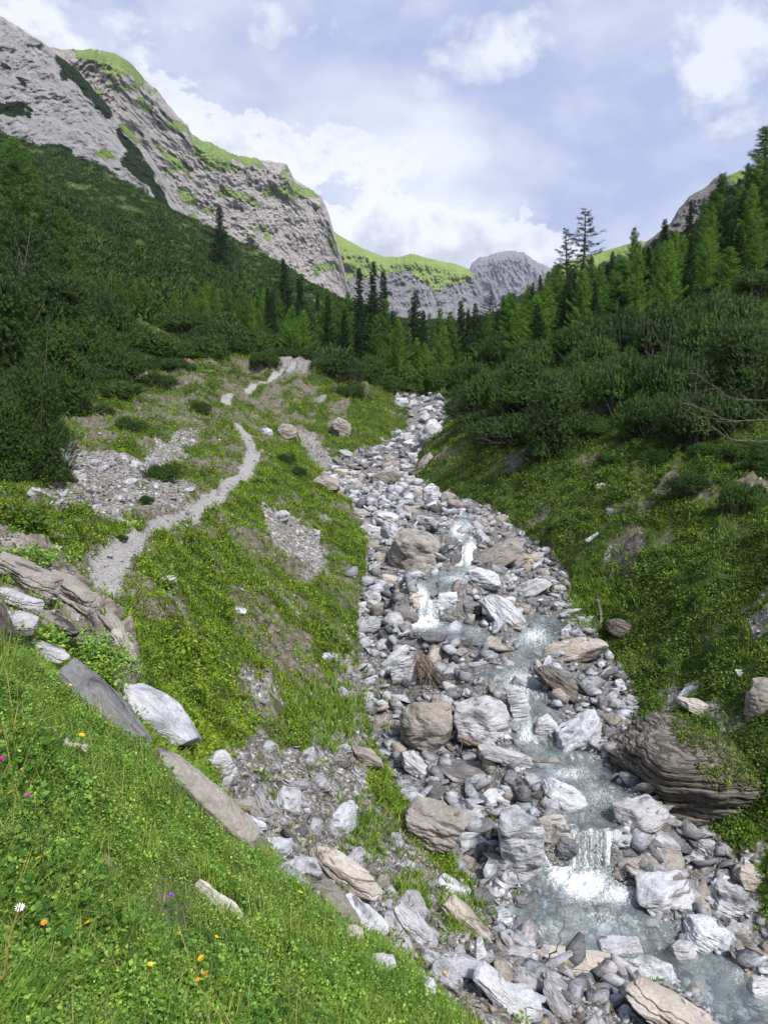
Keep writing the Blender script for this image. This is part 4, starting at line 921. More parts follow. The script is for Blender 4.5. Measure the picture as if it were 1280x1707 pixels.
# the meadow in front: long blades and broad little leaves
mead = green * near_clear *  (1 - smooth(4.2, 5.2, GY + .25 * n_a))
T1 = [tuft(9, s, 1.0, .26, .012, .85) for s in range(8)]
T2 = [herb(16, s, .20, .5, .7) for s in range(4)] + [herb(24, 50 + s, .13, .5, .8) for s in range(3)]
scatter('meadow_grass', T1, mead * (.62 + 1.1 * n_a + .2), 26000, .9, 5.2, .045, .135, G_MEADOW, .35, 1.2, .22, .05, ur=(-200, 1200), lab='lush meadow grass on the near slope', m=200)
scatter('meadow_herbs', T2, mead * (.62 - .8 * n_a + .9 * n_c), 46000, .9, 5.2, .045, .095, G_HERB, .34, 1.2, .3, .0, ur=(-200, 1200), lab='small leafy herbs among the meadow grass', m=200)
stalk = [tuft(3, 70 + s, 1.0, .25, .006, .35) for s in range(4)]
STRAW = leaf_mat('straw', [(0, (.30, .26, .12)), (.6, (.42, .36, .18)), (1, (.20, .28, .08))], .2)
scatter('dry_stalks', stalk, mead, 900, .9, 5.0, .14, .30, STRAW, .5, 1.2, .12, .02, ur=(-200, 1200), lab='thin dry stalks standing above the meadow', m=200)
dock = [herb(20, 80 + s, .24, .5, .9) for s in range(4)]
G_DARK = leaf_mat('dark_herb_green', [(0, (.025, .08, .015)), (.6, (.06, .15, .02)), (1, (.12, .24, .04))], .2, big=4.0)
scatter('tall_herbs', dock, mead * smooth(.0, .3, n_b + n_a * .6), 1500, .9, 5.0, .08, .15, G_DARK, .5, 1.2, .2, .02, ur=(-200, 1200), lab='darker clumps of taller herbs in the meadow', m=200)
# banks
T3 = [tuft(8, 20 + s, 1.0, .35, .045, .7) for s in range(6)]
T4 = [herb(18, 20 + s, .22, .6, .6) for s in range(6)]
left = (TK < 8.3); right = ~left
lush = green * np.clip(.62 + 1.0 * n_b, 0, 1)
G_BANKR = leaf_mat('dark_bank_green', [(0, (.035, .09, .012)), (.4, (.10, .21, .022)), (.75, (.17, .30, .035)), (.93, (.19, .23, .05)), (1, (.17, .12, .05))], .25, (1.3, 1.0, .8), big=.9)
scatter('right_bank_cover', T3 + T4, green * right * (.78 - .3 * n_c), 110000, 7, 66, .06, .125, G_BANKR, .42, 1.75, .3, .02, .033, ur=(-80, 1700), m=420, lab='dark mossy green cover of the right bank')
scatter('bank_grass', T3, green * left * (.8 + .9 * n_c), 95000, 4.4, 62, .045, .13, G_BANK, .42, 1.75, .3, .05, .030, lab='rough grass covering the banks of the gully')
scatter('bank_herbs', T4, green * left * (.85 - .7 * n_c), 120000, 4.4, 66, .06, .12, G_BANK, .42, 1.75, .3, .0, .035, lab='low leafy ground cover on the banks')
scatter('bank_heath', T4, green * np.where(left, np.where(TK < 4.1, 1.15, .45), 1.25) * (.60 + 1.2 * n_b), 60000, 8, 60, .08, .16, G_HEATH, .55, 1.7, .3, .0, .045, lab='dark mossy heath on the slopes')
scatter('scree_tufts', T3 + T4, np.clip(scree - bed, 0, 1) * smooth(.12, .22, fbm(GX * 1.6, GY * 1.6, 71.0, 3)), 7000, 4.4, 40, .06, .12, G_BANK, .5, 1.7, .3, .0, .03, lab='scattered green tufts on the bare debris')
scatter('rock_tufts', T3, rocky * (.4 + 1.2 * n_a), 900, 4.5, 9, .06, .12, G_BANK, .55, 1.6, .3, lab='small grass tufts growing from the bare rock')

# ================================================================ DWARF PINES, LARCHES, SPRUCES
def shoot(seed, n=20, ln=.14, wd=.0075, nl=.052):
    """a candle-like pine shoot with needles all round"""
    rg = np.random.default_rng(seed); V, F = [], []
    for i in range(n):
        t_ = (i + .5) / n; a = i * 2.4 + rg.uniform(0, .5); o = np.array([0, 0, ln * (t_ * .95)])
        d = np.array([math.cos(a) * .9, math.sin(a) * .9, .5]); d /= np.linalg.norm(d)
        s = np.cross(d, [0, 0, 1]); s /= np.linalg.norm(s); k = len(V)
        V += [o - s * wd, o + s * wd, o + d * nl * rg.uniform(.8, 1.2)]; F.append((k, k + 1, k + 2))
    return np.array(V), np.array(F)
P_MAT = [leaf_mat('dwarf_pine_needles', [(0, (.007, .022, .005)), (.4, (.022, .058, .010)), (.8, (.045, .100, .017)), (1, (.10, .17, .035))], .15, (1.3, 1.1, .9), .5, .6),
         leaf_mat('bright_pine_needles', [(0, (.010, .032, .006)), (.4, (.030, .082, .012)), (.8, (.065, .140, .022)), (1, (.13, .21, .045))], .15, (1.2, 1.1, .9), .5, .6)]
def wood_mat(name, a, b, sc_=18):
    m, t, out = material(name); O = t.n.new('ShaderNodeTexCoord').outputs['Object']
    n_ = t.noise(t.mapping(O, (1, 1, .2)), sc_, 7, .7, .4); principled(t, out, t.ramp(n_, [(.35, a), (.6, b)]), .9, t.bump(n_, .6, .01), .15); return m
BARK = wood_mat('bark', (.045, .035, .028), (.16, .14, .125)); DEAD = wood_mat('weathered_wood', (.20, .18, .16), (.50, .47, .43), 22); BROWNW = wood_mat('brown_wood', (.09, .055, .035), (.27, .20, .15), 25)
def tube(path_, rad, seg=5):
    P = [np.array(p, float) for p in path_]; n = len(P); V, Q = [], []
    for i, p in enumerate(P):
        t_ = P[min(i + 1, n - 1)] - P[max(i - 1, 0)]; t_ /= np.linalg.norm(t_) + 1e-9
        a = np.cross(t_, [0.3, .9, .2]); a /= np.linalg.norm(a) + 1e-9; b = np.cross(t_, a); r = rad[i] if hasattr(rad, '__len__') else rad
        for k in range(seg):
            an = 2 * math.pi * k / seg; V.append(p + (a * math.cos(an) + b * math.sin(an)) * r)
    for i in range(n - 1):
        for k in range(seg): Q.append((i * seg + k, i * seg + (k + 1) % seg, (i + 1) * seg + (k + 1) % seg, (i + 1) * seg + k))
    return np.array(V), np.array(Q)
def tubes(name, lst, seg=5):
    V, Q, o = [], [], 0
    for p, r in lst:
        a, b = tube(p, r, seg); V.append(a); Q.append(b + o); o += len(a)
    return mesh_np(name, np.concatenate(V), np.concatenate(Q), None, True)
def frame_to(dirs, spin):
    """rotation matrices taking +Z to dirs"""
    d = dirs / np.linalg.norm(dirs, axis=1)[:, None]; ref = np.where(np.abs(d[:, 2:3]) > .95, [[1., 0, 0]], [[0, 0, 1.]])
    a = np.cross(ref, d); a /= np.linalg.norm(a, axis=1)[:, None]; b = np.cross(d, a)
    c, s = np.cos(spin)[:, None], np.sin(spin)[:, None]; a2 = a * c + b * s; b2 = -a * s + b * c
    return np.stack([a2, b2, d], 2)
SH = [shoot(s) for s in range(5)]
def pine_shrub(seed, n=2600, hgt=.95, lob=14, open_=0.0):
    """unit shrub about 2 m wide, 1 m high"""
    rg = np.random.default_rng(seed); C, Rr = [], []
    for i in range(lob):
        a = rg.uniform(0, 6.28); r = .68 * math.sqrt(rg.uniform(0, 1)); C.append((r * math.cos(a), r * math.sin(a), (hgt * rg.uniform(.25, .62) * (1.15 - .7 * r)) if hgt < 1.3 else (hgt - .3) * (i + .2) / lob * (1.05 - .25 * r)))
        if hgt > 1.3: C[-1] = (C[-1][0] * (1.25 - .75 * i / lob), C[-1][1] * (1.25 - .75 * i / lob), C[-1][2])
        Rr.append(rg.uniform(.17, .33) * (1.2 if hgt > 1.3 else 1))
    C = np.array(C); Rr = np.array(Rr); k = rg.integers(0, lob, n)
    d = rg.normal(size=(n, 3)); d[:, 2] = np.abs(d[:, 2]) * 1.1 - .25; d /= np.linalg.norm(d, axis=1)[:, None]
    P = C[k] + d * (Rr[k] * rg.uniform(.72, 1.06, n))[:, None]; P[:, 2] = np.maximum(P[:, 2] * (1.0 if hgt < 1.3 else 1.0), .03)
    dr = d * 1.0 + np.array([0, 0, .35]) + rg.normal(size=(n, 3)) * .25
    V, F = merge(SH, rg.integers(0, 5, n), P, frame_to(dr, rg.uniform(0, 6.28, n)), rg.uniform(.55, 1.0, n) * .75)
    st = []
    for i in range(lob):
        c = C[i]; b = np.array([c[0] * .15, c[1] * .15, -.05]); mid = (b + c) / 2 + [c[0] * .25, c[1] * .25, -.12]
        st.append(([b, mid, c], [.028, .018, .006]))
        for j in range(4):
            e = c + rg.normal(size=3) * Rr[i] * .8; e[2] = max(e[2], .05); st.append(([mid, (mid + e) / 2 + rg.normal(size=3) * .03, e], [.010, .007, .003]))
    return mesh_np('foliage', V, None, F), tubes('stems', st, 4)
SHR = [pine_shrub(s, hgt=h_, n=n_, lob=l_) for s, h_, n_, l_ in ((1, .95, 4200, 22), (2, 1.05, 4200, 24), (3, .85, 4000, 22), (4, 1.0, 4200, 26), (5, 2.0, 13000, 50), (6, 2.3, 13500, 54))]
for i, (a, b) in enumerate(SHR): a.materials.append(P_MAT[i % 2]); b.materials.append(BARK)
def put_shrub(x, y, wid, hg, k=None, label=None, group=None, dz=-.16, rz=None):
    k = int(RNG.integers(4)) if k is None else k
    tall = hg > wid * .95
    if tall: k = 4 + k % 2
    e = empty('dwarf_pine', (float(x), float(y), float(gz(x, y)) + dz * hg)); e.scale = (wid / 1.9, wid / 1.9, hg / (1.9 if tall else .95)); e.rotation_euler = (0, 0, RNG.uniform(0, 6.28) if rz is None else rz)
    for nm, me_ in (('foliage', SHR[k][0]), ('stems', SHR[k][1])):
        c_ = bpy.data.objects.new(nm, me_); COL.objects.link(c_); c_.parent = e
    return tag(e, label, 'shrub', group)
def shrub_px(u, v, w_, h_, label=None, group=None, k=None, d=None):
    """shrub whose base centre is seen at photo pixel u, v"""
    if d is None: g = hit(u, v); x, y = g[0], g[1]
    else: x, y = float(px2(u, v, d)[0]), d
    return put_shrub(x, y + w_ * y / FOC * .3, w_ * y / FOC, h_ * y / FOC * 1.0, k, label, group)
GRB = 'dwarf pine shrubs crowding the right bank'; GLB = 'dwarf pine shrubs on the left slope'; GMB = 'dwarf pines behind the ridge'
def L(lst, grp, lab):
    for (u, v, w_, h_, *r) in [q for q in lst if q[2]]: shrub_px(u, v, w_, h_, r[0] if r else lab, grp)
L([(85,700,130,150,'dark dwarf pine squeezed against the right side of the tallest left one'),(-10,800,130,150,'dwarf pine half outside the left edge at the foot of the tallest one'),(30,790,165,240,'tall dense dwarf pine at the left edge above the scree'),(-40,640,200,260,'large dark dwarf pine cut by the left edge behind the tallest one'),(105,610,170,110,'broad dwarf pine uphill of the tallest left one'),
   (265,800,70,44,'small bushy dwarf pine on the slope above the path'),(205,840,0,0),(180,640,120,70),(240,590,110,60),(60,600,180,180),(330,690,46,34,'little dwarf pine beside the far path'),
   (140,560,130,120),(20,520,150,180),(70,470,130,130),(200,520,120,70),(250,650,80,36),(150,690,90,40),(210,720,70,36),(120,520,120,100),(300,560,110,50),(290,620,70,34),(240,845,34,20,'tiny brown-green shrub at the scree edge'),
   (335,600,110,50),(380,590,100,50),(440,620,60,40,'dark dwarf pine on the ridge beside the upper path'),(395,590,110,50),(450,585,90,45),(350,570,120,60),(420,560,110,50),(480,580,100,40),
   (475,778,40,34,'small dwarf pine on the grass nose beside the path'),(495,795,34,22),(430,810,26,16),(200,905,28,16,'brown-green cushion shrub at the path edge')] , GLB, 'dark dwarf pine among others on the left slope')
L([(560,640,110,60,'dark dwarf pine at the right end of the path ridge'),(600,640,90,60),(540,605,60,20),(640,655,70,40),(580,665,80,40,'low dwarf pine draped over the top of the green mound')], GMB, 'dark dwarf pine behind the green mound')
L([(735,650,90,56,'dwarf pine straddling the head of the stream bed'),(790,640,90,60),(690,640,70,40),(830,690,130,110,'big dark dwarf pine above the brown rock of the right bank'),(880,700,110,110),(930,770,120,140,'hanging dwarf pine reaching far down the right bank'),
   (900,640,120,90),(960,690,130,100),(1000,640,120,100),(1050,690,130,120),(980,600,120,90),(1080,720,110,90),(1140,680,170,140,'tall dark dwarf pine rising above the right bank'),(1060,600,140,110),(1120,730,130,90),(1200,740,190,130,'wide dwarf pine with bare grey branches on the right bank'),
   (1260,700,170,180),(1200,640,160,120),(1290,620,160,120),(1130,590,150,110),(1230,560,150,100),(850,610,110,80),(920,590,110,70),(1160,830,90,50),(1250,860,90,80,'bushy pine at the right edge in the middle of the bank'),(1230,780,70,46),(1100,780,60,40),(1000,730,70,40),(870,745,60,40),(1275,800,60,60),
   (760,610,80,40),(810,600,90,50),(1020,780,50,24),(1180,770,60,30)], GRB, 'dark dwarf pine among others on the right bank')

# conifers
def conifer(seed, kind='larch', H=10.0):
    rg = np.random.default_rng(seed)
    nb, rw = {'larch': (160, .195), 'spruce': (150, .17), 'sparse': (80, .20), 'young': (140, .22)}[kind]
    lean = rg.normal(size=2) * .12
    tr = [([(lean[0] * (t_ ** 2), lean[1] * t_ ** 2, t_ * H) for t_ in np.linspace(-.04, 1, 9)], [max(.17 * (1 - t_) ** .9, .012) * H / 10 for t_ in np.linspace(0, 1, 9)])]
    P, Dr, Sc = [], [], []
    gap_a, gap_f = rg.uniform(0, 6.28, 5), rg.uniform(.1, .85, 5)
    for i in range(nb):
        f = (i + rg.uniform(0, 1)) / nb; z0 = H * (.07 + .92 * f) if kind != 'sparse' else H * (.15 + .84 * f)
        prof = (1 - f) ** (.95 if kind in ('spruce', 'young') else .8)
        Lb = H * rw * (prof * rg.uniform(.6, 1.12) + .03) * (1 if f > .12 else .6 + 3 * f)
        a = i * 2.4 + rg.normal() * .4
        Lb *= .72 + .5 * abs(math.sin(f * 23 + seed)) * rg.uniform(.6, 1.2)
        if any(abs((a - ga + 3.14) % 6.28 - 3.14) < .7 and abs(f - gf) < .09 for ga, gf in zip(gap_a, gap_f)): Lb *= .45
        dx, dy = math.cos(a), math.sin(a)
        up = {'larch': .10, 'spruce': -.28, 'sparse': -.05, 'young': .35}[kind] + .35 * f
        pts = [np.array([lean[0] * (z0 / H) ** 2, lean[1] * (z0 / H) ** 2, z0])]
        for q in (.35, .7, 1.0): pts.append(pts[0] + np.array([dx * Lb * q, dy * Lb * q, Lb * (up * q - .18 * math.sin(q * 3.14) + (.12 * q * q))]))
        tr.append((pts, [.026 * H / 10, .016 * H / 10, .009 * H / 10, .003]))
        dens = {'larch': 15, 'spruce': 17, 'sparse': 7, 'young': 15}[kind]; m_ = max(3, int(dens * Lb * 10 / H / 1.0 + 2))
        qs = rg.uniform(.12 if kind != 'sparse' else .3, 1.02, m_ * 3)
        for q in qs:
            b = np.array([np.interp(q, [0, .35, .7, 1.0], [p[j] for p in pts]) for j in range(3)])
            side = rg.normal() * .11 * Lb * (1.1 - q)
            b = b + np.array([-dy * side, dx * side, rg.normal() * .03 * Lb - abs(side) * .1]); P.append(b)
            dd = np.array([dx, dy, 0]) * .8 + np.array([-dy, dx, 0]) * np.sign(side) * .6 + np.array([0, 0, -.5 if kind == 'spruce' else .15]) + rg.normal(size=3) * .3; Dr.append(dd); Sc.append(rg.uniform(.7, 1.3))
    P = np.array(P); Dr = np.array(Dr); n = len(P)
    tp = [shoot(40 + s, 9, .22, .011, .11) for s in range(4)]
    V, F = merge(tp, rg.integers(0, 4, n), P, frame_to(Dr, rg.uniform(0, 6.28, n)), np.array(Sc) * H / 10)
    return mesh_np('crown', V, None, F), tubes('trunk', tr, 4)
LM = leaf_mat('larch_needles', [(0, (.028, .080, .012)), (.5, (.060, .15, .022)), (1, (.11, .22, .035))], .3, (1.15, 1.05, .9), .6, .15)
YM = leaf_mat('bright_larch_needles', [(0, (.045, .12, .014)), (.5, (.095, .21, .026)), (1, (.17, .30, .045))], .35, (1.15, 1.05, .9), .6, .15)
SM = leaf_mat('spruce_needles', [(0, (.009, .026, .009)), (.5, (.018, .046, .013)), (1, (.034, .07, .02))], .15, (1.1, 1.05, .9), .6, .15)
CON = {}
for kind, mt, ns in (('larch', LM, 5), ('spruce', SM, 4), ('sparse', SM, 2), ('young', YM, 4)):
    CON[kind] = []
    for s in range(ns):
        a, b = conifer(60 + s * 7 + len(CON), kind); a.materials.append(mt); b.materials.append(BARK); CON[kind].append((a, b))
def tree(u, vtop, d, kind, label, group=None, hmin=3.0, wid=1.0):
    d = float(d); nm = {'larch': 'larch_tree', 'young': 'larch_tree', 'spruce': 'spruce_tree', 'sparse': 'larch_tree'}[kind]
    x = float(px2(u, 560, d)[0]); g = float(gz(x, d)); zt = float(px2(u, vtop, d)[1]); H = max(zt - g, hmin)
    x = float(px2(u, vtop, d)[0])
    e = empty(nm, (x, d, g - .15)); s = H / 10; e.scale = (s * wid, s * wid, s); e.rotation_euler = (0, 0, RNG.uniform(0, 6.28))
    a, b = CON[kind][int(RNG.integers(len(CON[kind])))]
    for n_, me_ in (('trunk', b), ('crown', a)):
        c_ = bpy.data.objects.new(n_, me_); COL.objects.link(c_); c_.parent = e
    return tag(e, label, 'tree', group)
TG = 'conifers of the valley forest'
TR = [
 (365,338,200,'spruce','lone thin conifer standing against the cliff on the left skyline',1.5),(390,395,190,'sparse','short thin conifer just right of the lone skyline conifer',1.4),(475,428,130,'spruce','dark spruce rising above the left slope into the cliff foot',1.3),
 (600,443,105,'spruce','left one of the close dark trio of tall conifers in the middle',1),(622,432,105,'spruce','tallest of the close dark trio of conifers in the middle',1),(640,448,107,'spruce','right one of the close dark trio of conifers in the middle',1),
 (691,481,95,'spruce','broad dark spruce right of the trio of conifers',1.3),(770,498,90,'spruce','dark spruce left of the valley gap',1.2),(733,512,100,'larch','slim conifer in front of the grey cliff',1),(816,483,80,'sparse','slim ragged conifer in front of the far peak',1.5),(815,520,76,'larch','leafier conifer below the ragged one at the valley gap',1.3),
 (854,485,78,'spruce','broad dark spruce right of the far peak valley gap',1.5),(948,376,72,'sparse','shorter one of the two bare tall conifers on the right skyline',1.2),(976,347,70,'sparse','tallest thin bare-trunked conifer on the right skyline',1.6),
 (1020,415,75,'spruce','narrow conifer between the tall bare one and the right forest',1.2),(1060,376,72,'larch','tapering conifer on the skyline at the foot of the green hill',1.1),(1108,360,66,'spruce','dark spruce left of the big one on the right slope',1.3),(1206,285,62,'larch','big wide dark conifer on the right skyline',1.5),
 (1180,386,46,'young','bright green young larch in the middle of the right forest',1.5),(1262,390,42,'young','bright green young larch at the right edge',1.6),(1215,470,38,'young','low bright larch in front of the right-hand ones',1.8),(1280,205,60,'larch','tall dark conifer cut by the right edge',1.6),(1248,268,75,'spruce','small spiky spruce on the upper right skyline',1),(1150,330,95,'spruce','small dark spruce on the rocky right skyline',1),
 (1240,300,80,'spruce','dark spruce under the upper right skyline',1.1),(1100,420,60,'larch','larch left of the bright young larch',1.3),(1140,400,70,'larch','larch behind the bright young larch',1.2),(940,478,60,'larch','mid green larch below the tall bare conifers',1.6),(990,460,58,'larch','soft green larch right of the tall bare trunk',1.4),(900,500,66,'larch','soft green larch left of the tall bare conifers',1.4),(1050,440,58,'spruce','dark conifer in the gap before the right forest',1.3),
 (30,228,75,'larch','large soft larch against the left slope at the left edge',1.7),(110,345,70,'larch','slim light larch right of the large left-edge larch',1.5),(240,470,85,'young','bright pointed larch at the left end of the young row',1.4),(345,465,90,'young','bright pointed larch in the middle of the young row',1.2),(362,478,88,'young','bright larch leaning close to the middle of the young row',1.0),(295,478,92,'larch','small larch in the young row',1.2),(318,482,92,'larch','small dull larch right of the middle gap in the young row',1.2),
 (380,470,95,'larch','slender larch behind the young row',1.1),(420,495,84,'young','bright larch right end of the young row',1.4),(440,480,88,'young','bright larch beside the dark spruce on the left',1.2),(190,468,80,'young','short bright larch behind the left shrubs',1.2),(500,460,100,'spruce','dark spruce behind the young row',1.4),(545,478,100,'larch','larch left of the dark trio',1.3),(570,500,95,'larch','low larch left of the dark trio',1.4),(665,530,75,'young','small bright larch below the broad dark spruce',1.4),
]
for (u, vt, d, kd, lb, wi) in TR: tree(u, vt, d, kd, lb, wid=wi)
# the rest of the forest: nothing tells them apart
def band(n, ur, dr, vt, kinds, lab, hm=(5, 10), wid=1.25):
    for i in range(n):
        u = RNG.uniform(*ur); d = RNG.uniform(*dr); x = float(px2(u, 560, d)[0]); g = float(gz(x, d)); H = RNG.uniform(*hm)
        # keep under the skyline the photo shows
        vmax = np.interp(u, [0, 130, 330, 470, 560, 600, 660, 740, 800, 870, 940, 1000, 1100, 1200, 1280], vt)
        zt = float(px2(u, vmax, d)[1])
        H = min(H, zt - g)
        if H < 2.2: continue
        kd = kinds[int(RNG.integers(len(kinds)))]; ug, vg = to_px(x, d, g + H)
        tree(u, float(vg), d, kd, lab, TG, 2.0, wid * RNG.uniform(.8, 1.2))
VT = [330, 420, 470, 480, 490, 480, 500, 520, 500, 480, 430, 440, 400, 330, 290]
band(34, (400, 860), (72, 130), VT, ['spruce', 'larch', 'spruce', 'larch'], 'dark conifer in the thick of the forest across the valley floor', (5, 11))
band(46, (840, 1340), (48, 120), VT, ['spruce', 'larch', 'larch', 'spruce', 'young'], 'green conifer in the thick of the forest on the right slope', (4, 9), 1.4)
band(16, (130, 460), (75, 110), [440, 470, 490, 500, 490, 480, 500, 520, 500, 480, 430, 440, 400, 330, 290], ['larch', 'larch', 'young'], 'small larch among the shrubs under the left slope', (3, 6))
band(44, (860, 1340), (38, 62), [300]*8 + [560, 505, 450, 440, 400, 370, 360], ['larch', 'young', 'larch', 'spruce', 'young'], 'larch rising out of the dwarf pines on the right slope', (4, 7.5), 1.35)
band(24, (150, 560), (64, 84), [440, 455, 470, 480, 490, 480] + [500]*9, ['young', 'larch', 'young'], 'bright little larch of the row under the left slope', (3, 5.5), 1.2)
band(20, (560, 880), (62, 90), [500]*4 + [500, 500, 520, 540, 520, 500] + [480]*5, ['larch', 'spruce', 'young'], 'conifer of the front row across the valley floor', (4, 8), 1.2)
band(22, (900, 1340), (120, 330), [300]*8 + [520, 480, 425, 425, 380, 300, 255], ['spruce', 'larch'], 'distant conifer high on the right slope', (6, 12), 1.3)
band(8, (480, 760), (140, 260), VT, ['spruce'], 'distant dark conifer under the cliffs', (7, 11), 1.2)

# far-off dwarf pine thicket
def clump(seed, n=84):
    rg = np.random.default_rng(seed); V, F = [], []
    for i in range(n):
        a = rg.uniform(0, 6.28); r = math.sqrt(rg.uniform(0, 1)); c = np.array([r * math.cos(a), r * math.sin(a), .62 * (1 - r * r * .8) * rg.uniform(.55, 1.0)])
        d = np.array([c[0] * .6, c[1] * .6, .8]) + rg.normal(size=3) * .35; d /= np.linalg.norm(d); s = np.cross(d, rg.normal(size=3)); s /= np.linalg.norm(s); L_ = rg.uniform(.18, .36); k = len(V)
        V += [c - s * .06, c + s * .06, c + d * L_ + s * .03, c + d * L_ - s * .03]; F += [(k, k + 1, k + 2), (k, k + 2, k + 3)]
    return np.array(V), np.array(F)
CL = [clump(s) for s in range(6)]
F_MAT = leaf_mat('thicket_green', [(0, (.014, .036, .008)), (.5, (.028, .066, .012)), (1, (.052, .105, .020))], .12, (1.5, 1.2, .9), .7, .035)
thick = smooth(66, 74, GY) * (1 - bed) * (1 - path * 1.5) * (1 - np.clip(scree, 0, 1)) * np.where((GY < 64) & (TK > 3.4) & (TK < 10.0), 0, 1) * np.clip(.9 + .9 * fbm(GX * .05, GY * .05, 44.0, 4), 0, 1)
scatter('pine_thicket', CL, thick, 44000, 64, 440, .9, 1.5, F_MAT, .45, 1.65, .15, .1, .0022, lab='dense dark green thicket of dwarf pine covering the slopes', m=700, ur=(-600, 1900))
# shrubs filling the middle distance
k_ = 0; pts = []
for i in range(2600):
    if k_ >= 120: break
    y = float(RNG.uniform(24, 82)); u = float(RNG.uniform(-40, 1320)); x = float((u - 640) / FOC * y); tkv = float(gsample(TK, x, y))
    if y < 64 and 3.3 < tkv < 10.3: continue
    if y < 32 and tkv < 3.3: continue
    if y > 40 and tkv > 9.5 and RNG.uniform() < .5: continue
    if y < 66 and (gsample(bed, x, y) > .1 or gsample(path, x, y) > .05): continue
    if any((x - a) ** 2 + (y - b) ** 2 < (1.1 + .022 * y) ** 2 for a, b in pts): continue
    pts.append((x, y)); k_ += 1
    side = 'left' if tkv < 4 else ('right' if tkv > 9.5 else 'middle')
    put_shrub(x, y, float(RNG.uniform(2.6, 4.2)), float(RNG.uniform(1.0, 1.6)), None, {'left': 'dwarf pine in the dense belt under the left slope', 'right': 'dwarf pine in the dense belt of the right slope', 'middle': 'dwarf pine in the belt closing the valley floor'}[side], 'dwarf pines of the shrub belt')

# every hand-placed shrub gets its own label
ORD = ['first', 'second', 'third', 'fourth', 'fifth', 'sixth', 'seventh', 'eighth', 'ninth', 'tenth', 'eleventh', 'twelfth']
for g_, lb_, where in ((GLB, 'dark dwarf pine among others on the left slope', 'left slope'), (GRB, 'dark dwarf pine among others on the right bank', 'right bank'), (GMB, 'dark dwarf pine behind the green mound', 'mound')):
    sh = [(o, *[float(q) for q in to_px(o.location.x, o.location.y, o.location.z)]) for o in COL.objects if o.get('group') == g_ and o.get('label') == lb_]
    sh.sort(key=lambda q: -q[2]); nrow = max(1, -(-len(sh) // 8))
    for r_ in range(nrow):
        row = sorted(sh[r_ * 8:(r_ + 1) * 8], key=lambda q: q[1])
        for k, q in enumerate(row): q[0]['label'] = 'dark dwarf pine on the %s, %s from the left in row %s from below' % (where, ORD[k], ['one', 'two', 'three', 'four', 'five'][r_])
# ================================================================ SMALL THINGS
def stick(pts, r0, r1, mat, label, name='dead_branch', cat='branch', twigs=(), lift=.0, wob=.012, seg=6):
    """pts: photo pixels with a distance each (None = lying on the ground there)"""
    W = []
    for (u, v, d) in pts:
        if d is None: g = hit(u, v); W.append(np.array([g[0], g[1], g[2] + r0 + lift]))
        else: x, z = px2(u, v, d); W.append(np.array([float(x), d, float(z)]))
    def dense(W, ra, rb, n=14):
        W = np.array(W); t_ = np.linspace(0, len(W) - 1, n); P = np.stack([np.interp(t_, np.arange(len(W)), W[:, j]) for j in range(3)], 1)
        P[1:-1] += RNG.normal(size=(n - 2, 3)) * wob
        return P, np.linspace(ra, rb, n) * (1 + .12 * RNG.normal(size=n))
    c0 = W[0].copy(); P, r = dense(W, r0, r1)
    o = link(name, tubes(name, [(P - c0, np.abs(r))], seg), mat, None, tuple(c0)); tag(o, label, cat)
    if len(twigs):
        for (t_, dx, dy, dz, rr) in twigs:
            l_ = []
            b = P[int(t_ * (len(P) - 1))] - c0; e = b + np.array([dx, dy, dz]); m_ = (b + e) / 2 + RNG.normal(size=3) * .03
            l_.append(([b, m_, e], [rr, rr * .7, rr * .3]))
            link('twig', tubes('twig', l_, 4), mat, o)
    return o
stick([(765,1228,10.35),(800,1243,10.2),(850,1262,9.95),(935,1272,9.7)], .042, .012, BROWNW, 'brown fallen branch lying across the stream against the rough block', twigs=[(.15,-.02,-.1,-.30,.010),(.35,.03,-.12,-.42,.009),(.4,-.05,-.1,-.36,.007),(.6,.1,-.1,-.16,.006),(.25,.1,.05,.12,.008),(.75,.04,-.08,-.12,.005)])
WOODX = wood_mat('split_grey_wood', (.12, .105, .09), (.50, .47, .43), 26)
for n_ in WOODX.node_tree.nodes:
    if n_.type == 'MAPPING': n_.inputs['Scale'].default_value = (.10, 1.2, 1.2)
def log_(u, v, w_, h_, tilt, label, mat, seed, d=None):
    if d is None: d = hit(u, v)[1]
    x, z = px2(u, v, d); s_ = d / FOC; me = rock_mesh('log', (w_ * s_, h_ * s_ * 1.1, h_ * s_), seed, 12, .01, planes=9, roughn=.16, freq=5)
    return tag(link('log', me, mat, None, (float(x), d, float(z)), (R(20), R(tilt), R(-15))), label, 'log')
log_(368, 1512, 150, 30, 34, 'grey weathered log half sunk in the meadow grass', WOODX, 901)
log_(182, 1450, 70, 17, 58, 'short peeling brown stick in the meadow grass', BROWNW, 902)
stick([(90,1238,None),(92,1285,None)], .008, .006, BROWNW, 'thin upright brown twig in the upper meadow', 'twig', 'twig', lift=.05)
stick([(108,1262,None),(145,1280,None)], .018, .008, DEAD, 'pale split wood splinter in the upper meadow', 'wood_splinter', 'wood', lift=.05)
stick([(905,1612,None),(925,1585,6.5),(935,1560,6.5),(940,1520,6.45)], .007, .002, BARK, 'thin bare twig standing up from the tan ledge rock', 'twig', 'twig', twigs=[(.3,-.08,0,.05,.003),(.5,.03,0,.08,.002)])
stick([(820,1540,None),(850,1580,None),(900,1612,None)], .014, .007, BROWNW, 'brown dry root trailing over the gully edge to the tan ledge', 'dry_root', 'root', lift=.06)
stick([(600,1545,None),(640,1552,None),(690,1570,None)], .010, .004, BROWNW, 'curved brown twig above the round grey stone', 'twig', 'twig', lift=.06)
stick([(995,1000,13.4),(1003,1035,12.9),(985,1062,12.9)], .03, .018, BARK, 'leaning grey dead stem at the grassy right bank', twigs=[(.05,.02,0,.1,.02)])
